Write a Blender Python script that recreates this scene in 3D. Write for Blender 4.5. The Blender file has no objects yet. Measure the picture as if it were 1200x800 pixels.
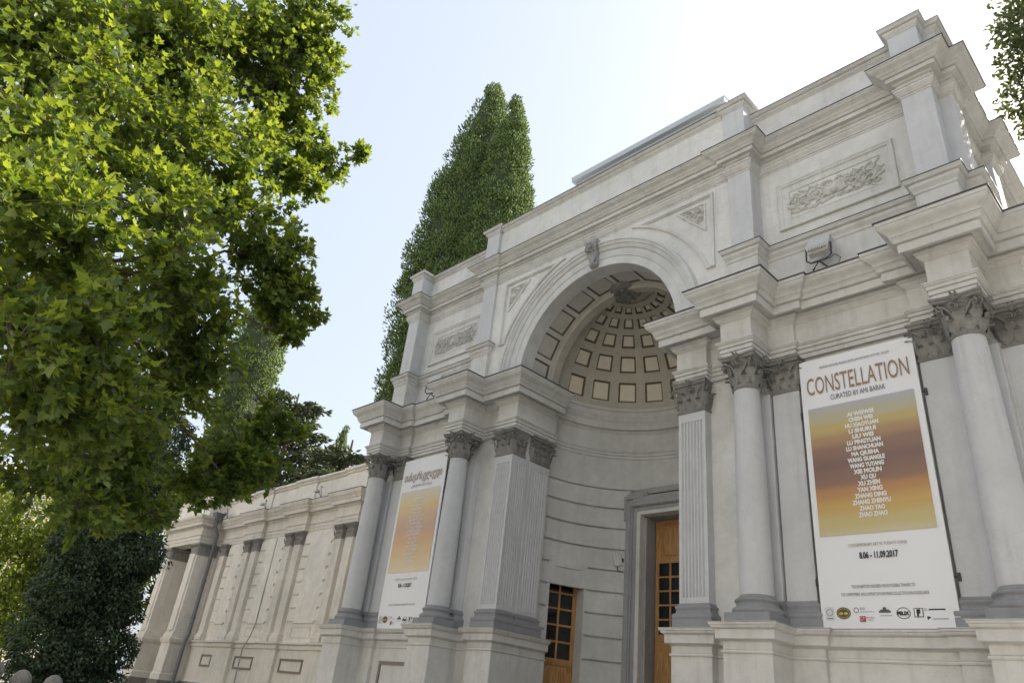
import bpy, math, random
import numpy as np
from mathutils import Matrix, Vector
R_ = math.radians
random.seed(7); rng = np.random.default_rng(7)
E = 1.65                                   # eye height above the street; building levels below are measured from the eye
sc = bpy.context.scene
# ------------------------------------------------------------------ camera
cam_d = bpy.data.cameras.new('camera'); cam = bpy.data.objects.new('camera', cam_d)
sc.collection.objects.link(cam); sc.camera = cam
cam_d.sensor_width = 36; cam_d.lens = 36 * 839.28 / 1200; cam_d.clip_end = 2000; cam_d.clip_start = .1
RT = Vector((0.70634, 0.70009, 0.10465)); UP = Vector((0.26294, -0.39675, 0.87946)); FW = Vector((-0.65722, 0.59368, 0.46432))
m = Matrix((RT, UP, -FW)).transposed().to_4x4(); m.translation = (8.844, -9.823, E)
cam.matrix_world = m
# ------------------------------------------------------------------ sky, sun, exposure
SUN_EL, SUN_AZ = 38, 18                    # degrees; azimuth clockwise from +Y (behind the gallery, to the right)
w = bpy.data.worlds.new('World'); sc.world = w; w.use_nodes = True
nt = w.node_tree; nt.nodes.clear()
sky = nt.nodes.new('ShaderNodeTexSky'); sky.sky_type = 'NISHITA'; sky.sun_disc = False
sky.sun_elevation = R_(SUN_EL); sky.sun_rotation = R_(SUN_AZ); sky.air_density = 1.4; sky.dust_density = 5.0; sky.ozone_density = 1.2
bg = nt.nodes.new('ShaderNodeBackground'); bg.inputs[1].default_value = 0.15
wo = nt.nodes.new('ShaderNodeOutputWorld'); veil = nt.nodes.new('ShaderNodeMix'); veil.data_type = 'RGBA'; veil.inputs[0].default_value = .64      # thin even high haze over the blue
veil.inputs[7].default_value = (3.2, 3.42, 3.75, 1); nt.links.new(sky.outputs[0], veil.inputs[6]); nt.links.new(veil.outputs[2], bg.inputs[0]); nt.links.new(bg.outputs[0], wo.inputs[0])
sl = bpy.data.lights.new('sun', 'SUN'); sl.energy = 4.5; sl.angle = R_(.53); sl.color = (1, .93, .82)
so = bpy.data.objects.new('sun', sl); sc.collection.objects.link(so)
S = Vector((math.sin(R_(SUN_AZ)) * math.cos(R_(SUN_EL)), math.cos(R_(SUN_AZ)) * math.cos(R_(SUN_EL)), math.sin(R_(SUN_EL))))
so.rotation_euler = S.to_track_quat('Z', 'Y').to_euler(); so.location = S * 60
vs = sc.view_settings; vs.view_transform = 'Standard'; vs.look = 'None'; vs.gamma = 1; vs.use_curve_mapping = False
vs.exposure = 0.93

# ------------------------------------------------------------------ materials
def newmat(name):
    mt = bpy.data.materials.new(name); mt.use_nodes = True
    n = mt.node_tree; b = n.nodes['Principled BSDF']
    return mt, n, b
def plaster(name, col, rough=.8, var=.10, stain=.25, bump=.12, scale=1.0, stain_col=None):
    """painted stucco: fine grain, broad blotches, vertical rain streaks"""
    mt, n, b = newmat(name); L = n.links.new; N = n.nodes.new
    tc = N('ShaderNodeTexCoord'); geo = N('ShaderNodeNewGeometry')
    big = N('ShaderNodeTexNoise'); big.inputs['Scale'].default_value = .9 * scale; big.inputs['Detail'].default_value = 6; big.inputs['Roughness'].default_value = .62
    L(geo.outputs['Position'], big.inputs['Vector'])
    mp = N('ShaderNodeMapping'); mp.inputs['Scale'].default_value = (5, 5, .45); L(geo.outputs['Position'], mp.inputs[0])
    st = N('ShaderNodeTexNoise'); st.inputs['Scale'].default_value = 1.6 * scale; st.inputs['Detail'].default_value = 5; L(mp.outputs[0], st.inputs['Vector'])
    fine = N('ShaderNodeTexNoise'); fine.inputs['Scale'].default_value = 55 * scale; fine.inputs['Detail'].default_value = 4; L(geo.outputs['Position'], fine.inputs['Vector'])
    med = N('ShaderNodeTexNoise'); med.inputs['Scale'].default_value = 4.5 * scale; med.inputs['Detail'].default_value = 8; med.inputs['Roughness'].default_value = .7; L(geo.outputs['Position'], med.inputs['Vector'])
    mm = N('ShaderNodeMapRange'); mm.inputs[1].default_value = .35; mm.inputs[2].default_value = .65; mm.inputs[3].default_value = 1 - var * .7; mm.inputs[4].default_value = 1 + var * .5; L(med.outputs[0], mm.inputs[0])
    vor = N('ShaderNodeTexVoronoi'); vor.feature = 'DISTANCE_TO_EDGE'; vor.inputs['Scale'].default_value = .8 * scale; vor.inputs['Randomness'].default_value = 1
    wv = N('ShaderNodeVectorMath'); wv.operation = 'MULTIPLY_ADD'; L(med.outputs['Color'], wv.inputs[0]); wv.inputs[1].default_value = (.5, .5, .5); L(geo.outputs['Position'], wv.inputs[2]); L(wv.outputs[0], vor.inputs['Vector'])
    ck = N('ShaderNodeMapRange'); ck.inputs[1].default_value = 0; ck.inputs[2].default_value = .006; ck.inputs[3].default_value = 1 - var * 1.6; ck.inputs[4].default_value = 1; L(vor.outputs['Distance'], ck.inputs[0])
    vm = N('ShaderNodeMath'); vm.operation = 'MULTIPLY'; L(mm.outputs[0], vm.inputs[0]); L(ck.outputs[0], vm.inputs[1])
    c = N('ShaderNodeRGB'); c.outputs[0].default_value = (*col, 1)
    hsv = N('ShaderNodeHueSaturation'); L(c.outputs[0], hsv.inputs['Color'])
    mr = N('ShaderNodeMapRange'); mr.inputs[1].default_value = .3; mr.inputs[2].default_value = .7; mr.inputs[3].default_value = 1 - var; mr.inputs[4].default_value = 1 + var
    L(big.outputs[0], mr.inputs[0]); vm2 = N('ShaderNodeMath'); vm2.operation = 'MULTIPLY'; L(mr.outputs[0], vm2.inputs[0]); L(vm.outputs[0], vm2.inputs[1]); L(vm2.outputs[0], hsv.inputs['Value'])
    mx = N('ShaderNodeMix'); mx.data_type = 'RGBA'; mx.blend_type = 'MULTIPLY'
    r2 = N('ShaderNodeMapRange'); r2.inputs[1].default_value = .52; r2.inputs[2].default_value = .78; r2.inputs[3].default_value = 0; r2.inputs[4].default_value = stain
    L(st.outputs[0], r2.inputs[0]); L(r2.outputs[0], mx.inputs[0]); L(hsv.outputs[0], mx.inputs[6])
    sc_ = stain_col or (.58, .55, .50); mx.inputs[7].default_value = (*sc_, 1)
    L(mx.outputs[2], b.inputs['Base Color'])
    b.inputs['Roughness'].default_value = rough; b.inputs['Specular IOR Level'].default_value = .35
    ad = N('ShaderNodeMath'); ad.operation = 'MULTIPLY_ADD'; L(big.outputs[0], ad.inputs[0]); ad.inputs[1].default_value = 3; L(fine.outputs[0], ad.inputs[2])
    bp = N('ShaderNodeBump'); bp.inputs['Strength'].default_value = bump; bp.inputs['Distance'].default_value = .02
    L(ad.outputs[0], bp.inputs['Height']); L(bp.outputs[0], b.inputs['Normal'])
    return mt
def plain(name, col, rough=.6, metal=0.0, var=.08, scale=20):
    mt, n, b = newmat(name); L = n.links.new; N = n.nodes.new
    t = N('ShaderNodeTexNoise'); t.inputs['Scale'].default_value = scale; t.inputs['Detail'].default_value = 4
    geo = N('ShaderNodeNewGeometry'); L(geo.outputs['Position'], t.inputs['Vector'])
    mr = N('ShaderNodeMapRange'); mr.inputs[3].default_value = 1 - 2 * var; mr.inputs[4].default_value = 1 + 2 * var; L(t.outputs[0], mr.inputs[0])
    hsv = N('ShaderNodeHueSaturation'); hsv.inputs['Color'].default_value = (*col, 1); L(mr.outputs[0], hsv.inputs['Value'])
    L(hsv.outputs[0], b.inputs['Base Color']); b.inputs['Roughness'].default_value = rough; b.inputs['Metallic'].default_value = metal
    return mt
def wood(name, col):
    mt, n, b = newmat(name); L = n.links.new; N = n.nodes.new
    tc = N('ShaderNodeTexCoord'); mp = N('ShaderNodeMapping'); mp.inputs['Scale'].default_value = (22, 22, 1.6); L(tc.outputs['Object'], mp.inputs[0])
    t = N('ShaderNodeTexNoise'); t.inputs['Scale'].default_value = 2.2; t.inputs['Detail'].default_value = 7; t.inputs['Distortion'].default_value = .6; L(mp.outputs[0], t.inputs['Vector'])
    cr = N('ShaderNodeValToRGB'); e = cr.color_ramp.elements
    e[0].position = .3; e[0].color = (col[0] * .5, col[1] * .42, col[2] * .35, 1); e[1].position = .68; e[1].color = (*col, 1)
    L(t.outputs[0], cr.inputs[0]); L(cr.outputs[0], b.inputs['Base Color']); b.inputs['Roughness'].default_value = .42
    bp = N('ShaderNodeBump'); bp.inputs['Strength'].default_value = .15; bp.inputs['Distance'].default_value = .01; L(t.outputs[0], bp.inputs['Height']); L(bp.outputs[0], b.inputs['Normal'])
    return mt
def leafmat(name, c1, c2, trans=.45, rough=.45, tcol=None):
    """leaf: colour differs leaf by leaf; light passes through thin blades"""
    mt = bpy.data.materials.new(name); mt.use_nodes = True; n = mt.node_tree; n.nodes.clear(); L = n.links.new; N = n.nodes.new
    geo = N('ShaderNodeNewGeometry'); cr = N('ShaderNodeValToRGB'); e = cr.color_ramp.elements
    e[0].color = (*c1, 1); e[1].color = (*c2, 1); e[0].position = .1; e[1].position = .95
    L(geo.outputs['Random Per Island'], cr.inputs[0])
    p = N('ShaderNodeBsdfPrincipled'); L(cr.outputs[0], p.inputs['Base Color']); p.inputs['Roughness'].default_value = rough; p.inputs['Specular IOR Level'].default_value = .4
    tr = N('ShaderNodeBsdfTranslucent'); h = N('ShaderNodeMix'); h.data_type = 'RGBA'; h.blend_type = 'MULTIPLY'; h.inputs[0].default_value = 1
    L(cr.outputs[0], h.inputs[6]); h.inputs[7].default_value = (*(tcol or (3.6, 3.0, 1.0)), 1); L(h.outputs[2], tr.inputs[0])
    mx = N('ShaderNodeMixShader'); mx.inputs[0].default_value = trans; L(p.outputs[0], mx.inputs[1]); L(tr.outputs[0], mx.inputs[2])
    o = N('ShaderNodeOutputMaterial'); L(mx.outputs[0], o.inputs[0])
    return mt
def glassmat(name):
    mt, n, b = newmat(name); b.inputs['Base Color'].default_value = (.012, .014, .016, 1); b.inputs['Roughness'].default_value = .06; b.inputs['Specular IOR Level'].default_value = .6
    return mt
def flat(name, col, rough=.6):
    mt, n, b = newmat(name); b.inputs['Base Color'].default_value = (*col, 1); b.inputs['Roughness'].default_value = rough
    return mt
def sunset(name, z0, z1, pale=False):
    mt, n, b = newmat(name); L = n.links.new; N = n.nodes.new
    tc = N('ShaderNodeTexCoord'); sp = N('ShaderNodeSeparateXYZ'); L(tc.outputs['Object'], sp.inputs[0])
    mr = N('ShaderNodeMapRange'); mr.inputs[1].default_value = z0; mr.inputs[2].default_value = z1; L(sp.outputs[2], mr.inputs[0])
    mp = N('ShaderNodeMapping'); mp.inputs['Scale'].default_value = (.5, 1, 2.2); L(tc.outputs['Object'], mp.inputs[0])
    t = N('ShaderNodeTexNoise'); t.inputs['Scale'].default_value = 1.3; t.inputs['Detail'].default_value = 3; L(mp.outputs[0], t.inputs['Vector'])
    ma = N('ShaderNodeMath'); ma.operation = 'MULTIPLY_ADD'; L(t.outputs[0], ma.inputs[0]); ma.inputs[1].default_value = .10; L(mr.outputs[0], ma.inputs[2])
    su = N('ShaderNodeMath'); su.operation = 'SUBTRACT'; L(ma.outputs[0], su.inputs[0]); su.inputs[1].default_value = .05
    cr = N('ShaderNodeValToRGB'); cr.color_ramp.interpolation = 'EASE'; el = cr.color_ramp.elements
    if pale: stops = [(0, (.78, .66, .48)), (.1, (.74, .58, .36)), (.25, (.70, .50, .27)), (.40, (.66, .41, .24)), (.52, (.58, .38, .27)), (.64, (.62, .43, .30)), (.76, (.70, .50, .26)), (.88, (.70, .58, .34)), (1.0, (.66, .61, .52))]  # glare put into the colours: washed-out stops for this copy of the print
    else: stops = [(0, (.60, .53, .34)), (.08, (.56, .47, .22)), (.20, (.56, .37, .12)), (.31, (.48, .25, .10)), (.40, (.27, .155, .11)), (.52, (.22, .13, .11)), (.64, (.28, .165, .12)), (.72, (.42, .26, .14)), (.82, (.52, .40, .16)), (.91, (.48, .44, .30)), (1.0, (.44, .44, .46))]
    el[0].position = 0; el[0].color = (*stops[0][1], 1); el[1].position = 1; el[1].color = (*stops[-1][1], 1)
    for ps, c in stops[1:-1]:
        q = el.new(ps); q.color = (*c, 1)
    L(su.outputs[0], cr.inputs[0]); L(cr.outputs[0], b.inputs['Base Color']); b.inputs['Roughness'].default_value = .5
    return mt
M = dict(
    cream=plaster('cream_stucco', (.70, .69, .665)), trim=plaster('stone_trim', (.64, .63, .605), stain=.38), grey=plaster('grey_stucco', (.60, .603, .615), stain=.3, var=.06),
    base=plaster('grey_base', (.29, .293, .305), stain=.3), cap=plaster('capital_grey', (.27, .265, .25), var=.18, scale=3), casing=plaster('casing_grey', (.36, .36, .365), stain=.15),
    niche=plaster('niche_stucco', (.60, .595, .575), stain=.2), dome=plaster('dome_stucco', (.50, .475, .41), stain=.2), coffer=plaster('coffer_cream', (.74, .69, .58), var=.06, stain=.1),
    brown=plain('coffer_brown', (.15, .12, .08), .7), relief=plaster('relief_plaster', (.66, .65, .62), stain=.1), wing=plaster('wing_stucco', (.82, .765, .68), stain=.3),
    wingtrim=plaster('wing_trim', (.73, .68, .60), stain=.4), winggrey=plaster('wing_grey', (.32, .305, .285), stain=.3), flash=plain('lead_flashing', (.10, .10, .105), .45, .3),
    stone=plaster('dark_stone', (.20, .185, .165), var=.2, bump=.5, scale=2), zinc=plain('zinc', (.50, .52, .53), .45, .6), wood=wood('oak', (.58, .33, .13)), glass=glassmat('dark_glass'),
    brass=plain('brass', (.55, .38, .12), .3, 1), white=flat('banner_white', (.82, .82, .84), .45), iron=plain('dark_iron', (.05, .05, .05), .5, .4), lampgrey=plain('lamp_housing', (.52, .51, .48), .5),
    pipe=plain('grey_pipe', (.16, .16, .17), .5), darkwood=plain('frame_brown', (.22, .19, .15), .7),
    bark=plaster('bark', (.17, .14, .105), var=.3, bump=.8, scale=4), branch=plaster('branch', (.11, .085, .06), var=.3, bump=.6, scale=4),
    ground=plaster('paving', (.33, .32, .30), var=.15, bump=.2, scale=.6), asphalt=plaster('asphalt', (.06, .06, .06), var=.2, bump=.4), grass=leafmat('grass', (.05, .09, .02), (.10, .16, .04), .3),
    plane=leafmat('plane_leaf', (.070, .125, .046), (.185, .262, .080), .5, .40, (2.3, 1.9, .42)), cyp=leafmat('cypress_leaf', (.12, .19, .058), (.28, .36, .125), .35, .7, (1.8, 1.7, .8)), ivy=leafmat('ivy_leaf', (.026, .050, .026), (.070, .108, .052), .15, .6, (2, 2, 1)),
    cedar=leafmat('cedar_leaf', (.07, .10, .05), (.17, .20, .10), .25, .6, (1.5, 1.5, 1)), dark=leafmat('olive_leaf', (.05, .07, .035), (.14, .17, .08), .35, .4, (2, 2, 1)), bg=leafmat('linden_leaf', (.10, .15, .03), (.24, .29, .07), .5, .5, (2.2, 2.0, .6)),
    coffer2=plaster('vault_panel', (.56, .55, .52), var=.06, stain=.1),
    arch=plaster('archivolt_stucco', (.63, .63, .62), stain=.15), ballstone=plaster('ball_stone', (.30, .285, .27), var=.3, bump=.5, scale=6),
    oppwall=plaster('warm_wall', (.64, .625, .595)),
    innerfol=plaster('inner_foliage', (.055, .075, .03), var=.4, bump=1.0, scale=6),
    redbrick=plaster('ruddy_leaf', (.25, .10, .05)), bgwall=plaster('pale_wall', (.62, .55, .47)),
)
# ------------------------------------------------------------------ mesh helpers
col = sc.collection
def tag(o, label=None, cat=None, group=None, kind=None):
    if label: o['label'] = label
    if cat: o['category'] = cat
    if group: o['group'] = group
    if kind: o['kind'] = kind
    return o
def empty(name, loc=(0, 0, 0), rz=0):
    o = bpy.data.objects.new(name, None); o.empty_display_size = .3; col.objects.link(o); o.location = loc; o.rotation_euler = (0, 0, rz); return o
def link(name, me, parent=None, loc=(0, 0, 0), rz=0):
    o = bpy.data.objects.new(name, me); col.objects.link(o)
    if parent: o.parent = parent
    o.location = loc; o.rotation_euler = (0, 0, rz)
    return o
class MB:
    def __init__(s): s.v = []; s.f = []; s.mi = []; s.cur = 0
    def add(s, vs_, fs):
        k = len(s.v); s.v += [tuple(p) for p in vs_]; s.f += [tuple(i + k for i in f) for f in fs]; s.mi += [s.cur] * len(fs); return s
    def box(s, x0, x1, y0, y1, z0, z1, b=0):
        if b <= 0:
            v = [(x0, y0, z0), (x1, y0, z0), (x1, y1, z0), (x0, y1, z0), (x0, y0, z1), (x1, y0, z1), (x1, y1, z1), (x0, y1, z1)]
            return s.add(v, [(0, 3, 2, 1), (4, 5, 6, 7), (0, 1, 5, 4), (1, 2, 6, 5), (2, 3, 7, 6), (3, 0, 4, 7)])
        r = [(x0, x1, y0, y1)]
        rings = []
        for z, i in ((z0, b), (z0 + b, 0), (z1 - b, 0), (z1, b)):
            a0, a1, c0, c1 = x0 + i, x1 - i, y0 + i, y1 - i; k = b if i == 0 else b * .5
            rings.append([(a0 + k, c0, z), (a1 - k, c0, z), (a1, c0 + k, z), (a1, c1 - k, z), (a1 - k, c1, z), (a0 + k, c1, z), (a0, c1 - k, z), (a0, c0 + k, z)])
        return s.loft(rings, True)
    def loft(s, rings, closed=True, caps=True):
        n = len(rings[0]); v = [p for r in rings for p in r]; f = []
        for i in range(len(rings) - 1):
            for j in range(n if closed else n - 1):
                a = i * n + j; b = i * n + (j + 1) % n
                f.append((a, b, b + n, a + n))
        if caps and closed:
            f.append(tuple(range(n - 1, -1, -1))); f.append(tuple(range((len(rings) - 1) * n, len(rings) * n)))
        return s.add(v, f)
    def lathe(s, prof, cx=0, cy=0, n=32, caps=True):
        return s.loft([[(cx + r * math.cos(2 * math.pi * k / n), cy + r * math.sin(2 * math.pi * k / n), z) for k in range(n)] for r, z in prof], True, caps)
    def tube(s, pts, rad, n=6):
        pts = [Vector(p) for p in pts]; rings = []
        for i, p in enumerate(pts):
            d = (pts[min(i + 1, len(pts) - 1)] - pts[max(i - 1, 0)])
            d = d.normalized() if d.length > 1e-9 else Vector((0, 0, 1))
            a = d.cross(Vector((0, 0, 1)) if abs(d.z) < .9 else Vector((1, 0, 0))).normalized(); b = d.cross(a)
            r = rad[i] if hasattr(rad, '__len__') else rad
            rings.append([tuple(p + a * (r * math.cos(2 * math.pi * k / n)) + b * (r * math.sin(2 * math.pi * k / n))) for k in range(n)])
        return s.loft(rings, True)
    def sweep(s, path, prof, ends=True, closed=False):
        """moulding: profile (projection, z) carried along a plan path, mitred; outward = right of travel"""
        n = len(path); offs = []
        for i in range(n):
            def nrm(a, b):
                d = Vector((b[0] - a[0], b[1] - a[1])).normalized(); return Vector((d.y, -d.x))
            if closed: n1 = nrm(path[i - 1], path[i]); n2 = nrm(path[i], path[(i + 1) % n])
            else:
                n1 = nrm(path[max(i - 1, 0)], path[max(i, 1)]); n2 = nrm(path[min(i, n - 2)], path[min(i + 1, n - 1)])
            offs.append((n1 + n2) / max(1 + n1.dot(n2), .2))
        v = [(path[i][0] + offs[i].x * p, path[i][1] + offs[i].y * p, z) for i in range(n) for p, z in prof]
        k = len(prof); f = []
        for i in range(n if closed else n - 1):
            j = (i + 1) % n
            for q in range(k - 1): f.append((i * k + q, j * k + q, j * k + q + 1, i * k + q + 1))
        if ends and not closed: f += [tuple(range(k)), tuple(range((n - 1) * k + k - 1, (n - 1) * k - 1, -1))]
        return s.add(v, f)
    def ngon(s, pts): return s.add(pts, [tuple(range(len(pts)))])
    def xf(s, mat, start=0):
        for i in range(start, len(s.v)): s.v[i] = tuple(mat @ Vector(s.v[i]))
        return s
    def mesh(s, name, mats, lift=E, smooth=35):
        me = bpy.data.meshes.new(name); me.from_pydata([(x, y, z + lift) for x, y, z in s.v], [], s.f)
        mats = mats if isinstance(mats, (list, tuple)) else [mats]
        for mt in mats: me.materials.append(mt)
        if len(mats) > 1: me.polygons.foreach_set('material_index', s.mi)
        if smooth:
            me.polygons.foreach_set('use_smooth', [True] * len(me.polygons)); me.update(); me.set_sharp_from_angle(angle=R_(smooth))
        me.update(); return me
    def build(s, name, mats, parent=None, lift=E, loc=(0, 0, 0), rz=0, smooth=35): return link(name, s.mesh(name, mats, lift, smooth), parent, loc, rz)
def cyma(p0, z0, p1, z1, n=7, rev=False):
    o = []
    for i in range(n + 1):
        t = i / n
        if rev: t2 = t + math.sin(2 * math.pi * t) / (2 * math.pi) * .9
        else: t2 = t - math.sin(2 * math.pi * t) / (2 * math.pi) * .9
        o.append((p0 + (p1 - p0) * t2, z0 + (z1 - z0) * t))
    return o
def ovolo(p0, z0, p1, z1, n=5): return [(p0 + (p1 - p0) * math.sin(i / n * math.pi / 2), z0 + (z1 - z0) * (1 - math.cos(i / n * math.pi / 2))) for i in range(n + 1)]
def mirror(path): return [(-x, y) for x, y in reversed(path)]
def arc(cx, cy, r, a0, a1, n): return [(cx + r * math.sin(R_(a0 + (a1 - a0) * i / n)), cy + r * math.cos(R_(a0 + (a1 - a0) * i / n))) for i in range(n + 1)]
def mesh_np(name, V, F, mat, smooth=False):
    me = bpy.data.meshes.new(name); V = np.asarray(V, np.float32); F = np.asarray(F, np.int32); k = F.shape[1]
    me.vertices.add(len(V)); me.vertices.foreach_set('co', V.ravel()); me.loops.add(F.size); me.loops.foreach_set('vertex_index', F.ravel())
    me.polygons.add(len(F)); me.polygons.foreach_set('loop_start', np.arange(0, F.size, k, dtype=np.int32)); me.polygons.foreach_set('loop_total', np.full(len(F), k, np.int32))
    if smooth: me.polygons.foreach_set('use_smooth', np.ones(len(F), bool))
    me.materials.append(mat); me.update(calc_edges=True); return me

# ------------------------------------------------------------------ the ground
g = MB(); g.add([(-300, -300, 0), (300, -300, 0), (300, 300, 0), (-300, 300, 0)], [(0, 1, 2, 3)])
tag(g.build('ground', M['ground'], lift=0), kind='structure')
g = MB(); g.add([(-300, -22, .004), (300, -22, .004), (300, -13, .004), (-300, -13, .004)], [(0, 1, 2, 3)])
tag(g.build('road', M['asphalt'], lift=0), kind='structure')
g = MB(); g.box(-300, 300, -12.98, -12.82, -.05, .13, .01)
tag(g.build('kerb', M['stone'], lift=0), kind='structure')

# ================================================================== THE GALLERY (central pavilion)
G = empty('gallery_building'); tag(G, 'cream and grey classical gallery with columns, coffered entrance niche and heavy cornices', 'building')
XI, XO, YA, CY, CR = 3.60, 6.85, .22, 1.65, 2.25
# ---- wall masses
wp = [(2.20, 1.72), (2.20, .685), (7.40, .685), (7.40, 9.0)]
for nm, p in (('wall', wp), ('wall', mirror(wp))):
    b = MB(); b.sweep(p, [(0, -E), (0, 7.0), (-.2, 7.0), (-.2, -E), (0, -E)], True); b.build(nm, M['cream'], G)
b = MB(); b.box(-7.4, 7.4, 9.0, 9.2, -E, 10.5); b.build('rear_wall', M['cream'], G)
b = MB(); b.box(-7.05, 7.05, .9, 9.05, 10.40, 10.5); b.build('roof', M['zinc'], G)
# ---- pedestal course: one stepped dado each side with its cap
dp = [(2.03, 1.92), (2.03, .40), (2.74, .40), (2.74, .56), (3.237, .56), (3.237, -.14), (3.963, -.14), (3.963, .44), (4.42, .44), (4.42, .52), (6.03, .52), (6.03, .44), (6.487, .44), (6.487, -.14), (7.213, -.14), (7.213, .56), (7.68, .56), (7.68, 1.36), (7.48, 1.36), (7.48, 9)]
dprof = [(0, -E), (0, 1.125), (.018, 1.13), (.026, 1.147), (.018, 1.164), (-.006, 1.166), (-.006, 1.176), (0, 1.178), (0, 1.27)] + cyma(.02, 1.28, .07, 1.305, 4) + [(.078, 1.31), (.078, 1.425), (.085, 1.43)] + ovolo(.09, 1.435, .13, 1.48, 4) + [(.145, 1.485), (.145, 1.512), (-.2, 1.53)]
bprof = [(.05, -E), (.05, -.55), (.0, -.48), (-.05, -.48), (-.05, -E)]
for p in (dp, mirror(dp)):
    b = MB(); b.sweep(p, dprof); d = b.build('dado', M['trim'], G)
    b = MB(); b.sweep(p, [(.148, 1.513), (.156, 1.516), (.156, 1.524), (-.1, 1.532), (-.1, 1.513)]); b.build('cap_slab', M['zinc'], d)
    b = MB(); b.sweep(p, bprof); b.build('plinth_course', M['stone'], d)
for sx in (-1, 1):
    b = MB(); cx = 5.225 * sx; x0, x1, z0, z1, t = cx - .52, cx + .52, .18, .86, .07
    for a in ((x0, x1, z1 - t, z1), (x0, x1, z0, z0 + t), (x0, x0 + t, z0 + t, z1 - t), (x1 - t, x1, z0 + t, z1 - t)): b.box(a[0], a[1], .495, .53, a[2], a[3])
    b.build('panel_frame', M['darkwood'], G)
# ---- architrave, frieze, cornice
ap = [(2.10, 1.80), (2.10, .47), (2.72, .47), (2.72, .62), (3.32, .62), (3.32, -.06), (3.88, -.06), (3.88, .54), (4.33, .54), (4.33, .62), (6.12, .62), (6.12, .54), (6.57, .54), (6.57, -.06), (7.13, -.06), (7.13, .66), (7.58, .66), (7.58, 1.26), (7.42, 1.26), (7.42, 9)]
cp = [(2.10, 1.80), (2.10, .47), (3.32, .47)] + ap[5:]
aprof = [(-.15, 5.72), (0, 5.72), (0, 5.790), (-.012, 5.792), (-.012, 5.802), (.016, 5.804), (.016, 5.868), (.004, 5.870), (.004, 5.880), (.034, 5.882), (.034, 5.932)] + ovolo(.032, 5.937, .06, 5.968, 4) + [(.072, 5.972), (.072, 5.995), (.0, 6.005), (-.15, 6.005)]
fprof = [(-.15, 6.0), (0, 6.0), (0, 6.37)] + cyma(.012, 6.375, .06, 6.43, 5) + [(.068, 6.435), (.068, 6.455)] + ovolo(.07, 6.46, .10, 6.495, 4) + [(.10, 6.52), (-.15, 6.52)]
cprof = [(-.2, 6.53), (.205, 6.53), (.215, 6.488), (.245, 6.488), (.245, 6.622), (.232, 6.625), (.232, 6.638), (.268, 6.64)] + cyma(.272, 6.64, .31, 6.70, 5, True) + [(.315, 6.705), (.315, 6.722), (.304, 6.724), (.304, 6.734), (.322, 6.735)] + cyma(.32, 6.73, .435, 6.905, 8) + [(.45, 6.91), (.45, 6.965), (-.2, 6.972)]
for p, q in ((ap, cp), (mirror(ap), mirror(cp))):
    b = MB(); b.sweep(p, aprof); b.build('architrave', M['trim'], G)
    b = MB(); b.sweep(p, fprof); b.build('frieze', M['trim'], G)
    b = MB(); b.sweep(q, cprof); c = b.build('cornice', M['trim'], G)
    b = MB(); b.sweep(q, [(.40, 6.972), (.468, 6.969), (.470, 6.984), (.40, 6.99), (-.2, 6.995), (-.2, 6.975)]); b.build('flashing', M['flash'], c)
for s in (1, -1):
    b = MB()
    pts = [(2.2, .45), (2.2, 1.7), (7.3, 1.7), (7.3, .45)]
    for x0, x1, y0 in ((2.05, 7.3, .5), (3.3, 3.9, -.1), (6.55, 7.15, -.1)): b.box(min(s * x0, s * x1), max(s * x0, s * x1), y0, .95, 6.6, 6.985)
    b.build('cornice_bed', M['trim'], G)

# ---- leaf ornament used by capitals and reliefs
def acanthus(mb, org, out, up, w, h, curl, bulge=.0, n=7):
    """one acanthus leaf: lobed edge, mid rib, tip rolled outwards"""
    org = Vector(org); out = Vector(out).normalized(); up = Vector(up).normalized(); side = out.cross(up).normalized()
    rows = []
    for i in range(n):
        t = i / (n - 1)
        if t < .72: c = org + up * (h * t / .72 * .9) + out * (bulge * math.sin(t / .72 * math.pi * .5) + .012)
        else:
            a = (t - .72) / .28 * 2.3; c = org + up * (h * .9 + curl * .45 * math.sin(a)) + out * (bulge + .012 + curl * (1 - math.cos(a)) * .8)
        ww = w * (.62 + .38 * math.sin(min(t, .75) / .75 * math.pi * .6)) * (1 - max(0, t - .7) / .3 * .62) * (1 + .16 * math.cos(i * math.pi))
        rows.append([tuple(c + side * (ww * k) + out * (abs(k) ** 2 * -.06 * w / .1 * .6 + (-.006 if k == 0 else .008 if abs(k) < .4 else 0))) for k in (-.5, -.26, 0, .26, .5)])
    mb.loft(rows, False, False)
def spiral(mb, c, ax, ay, r0, turns, tube=.014, rise=None, n=18, start=0):
    c = Vector(c); ax = Vector(ax); ay = Vector(ay); pts = []; rad = []
    for i in range(n + 1):
        t = i / n; a = start + turns * 2 * math.pi * t; r = r0 * (1 - .82 * t)
        pts.append(c + ax * (r * math.cos(a)) + ay * (r * math.sin(a)) + (Vector(rise) * t if rise else Vector((0, 0, 0)))); rad.append(tube * (1 - .35 * t))
    mb.tube(pts, rad, 5)
def abacus(mb, hx, hy, z0, z1, dip=.10):
    rings = []
    for z, g_ in ((z0, .0), (z0 + .012, .012), (z0 + .045, .012), (z0 + .05, .03), (z1, .038)):
        ring = []
        for k in range(4):
            a = [(-1, -1), (1, -1), (1, 1), (-1, 1)]; p, q = a[k], a[(k + 1) % 4]
            nx, ny = (p[0] + q[0]) / 2, (p[1] + q[1]) / 2
            for i in range(8):
                t = .03 + i / 8 * .97 if i else .03
                d = dip * 4 * t * (1 - t)
                ring.append(((p[0] + (q[0] - p[0]) * t) * (hx + g_) - nx * d * hx * 2.0 * .5, (p[1] + (q[1] - p[1]) * t) * (hy + g_) - ny * d * hy * 2.0 * .5, z))
        rings.append(ring)
    mb.loft(rings, True)
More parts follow.
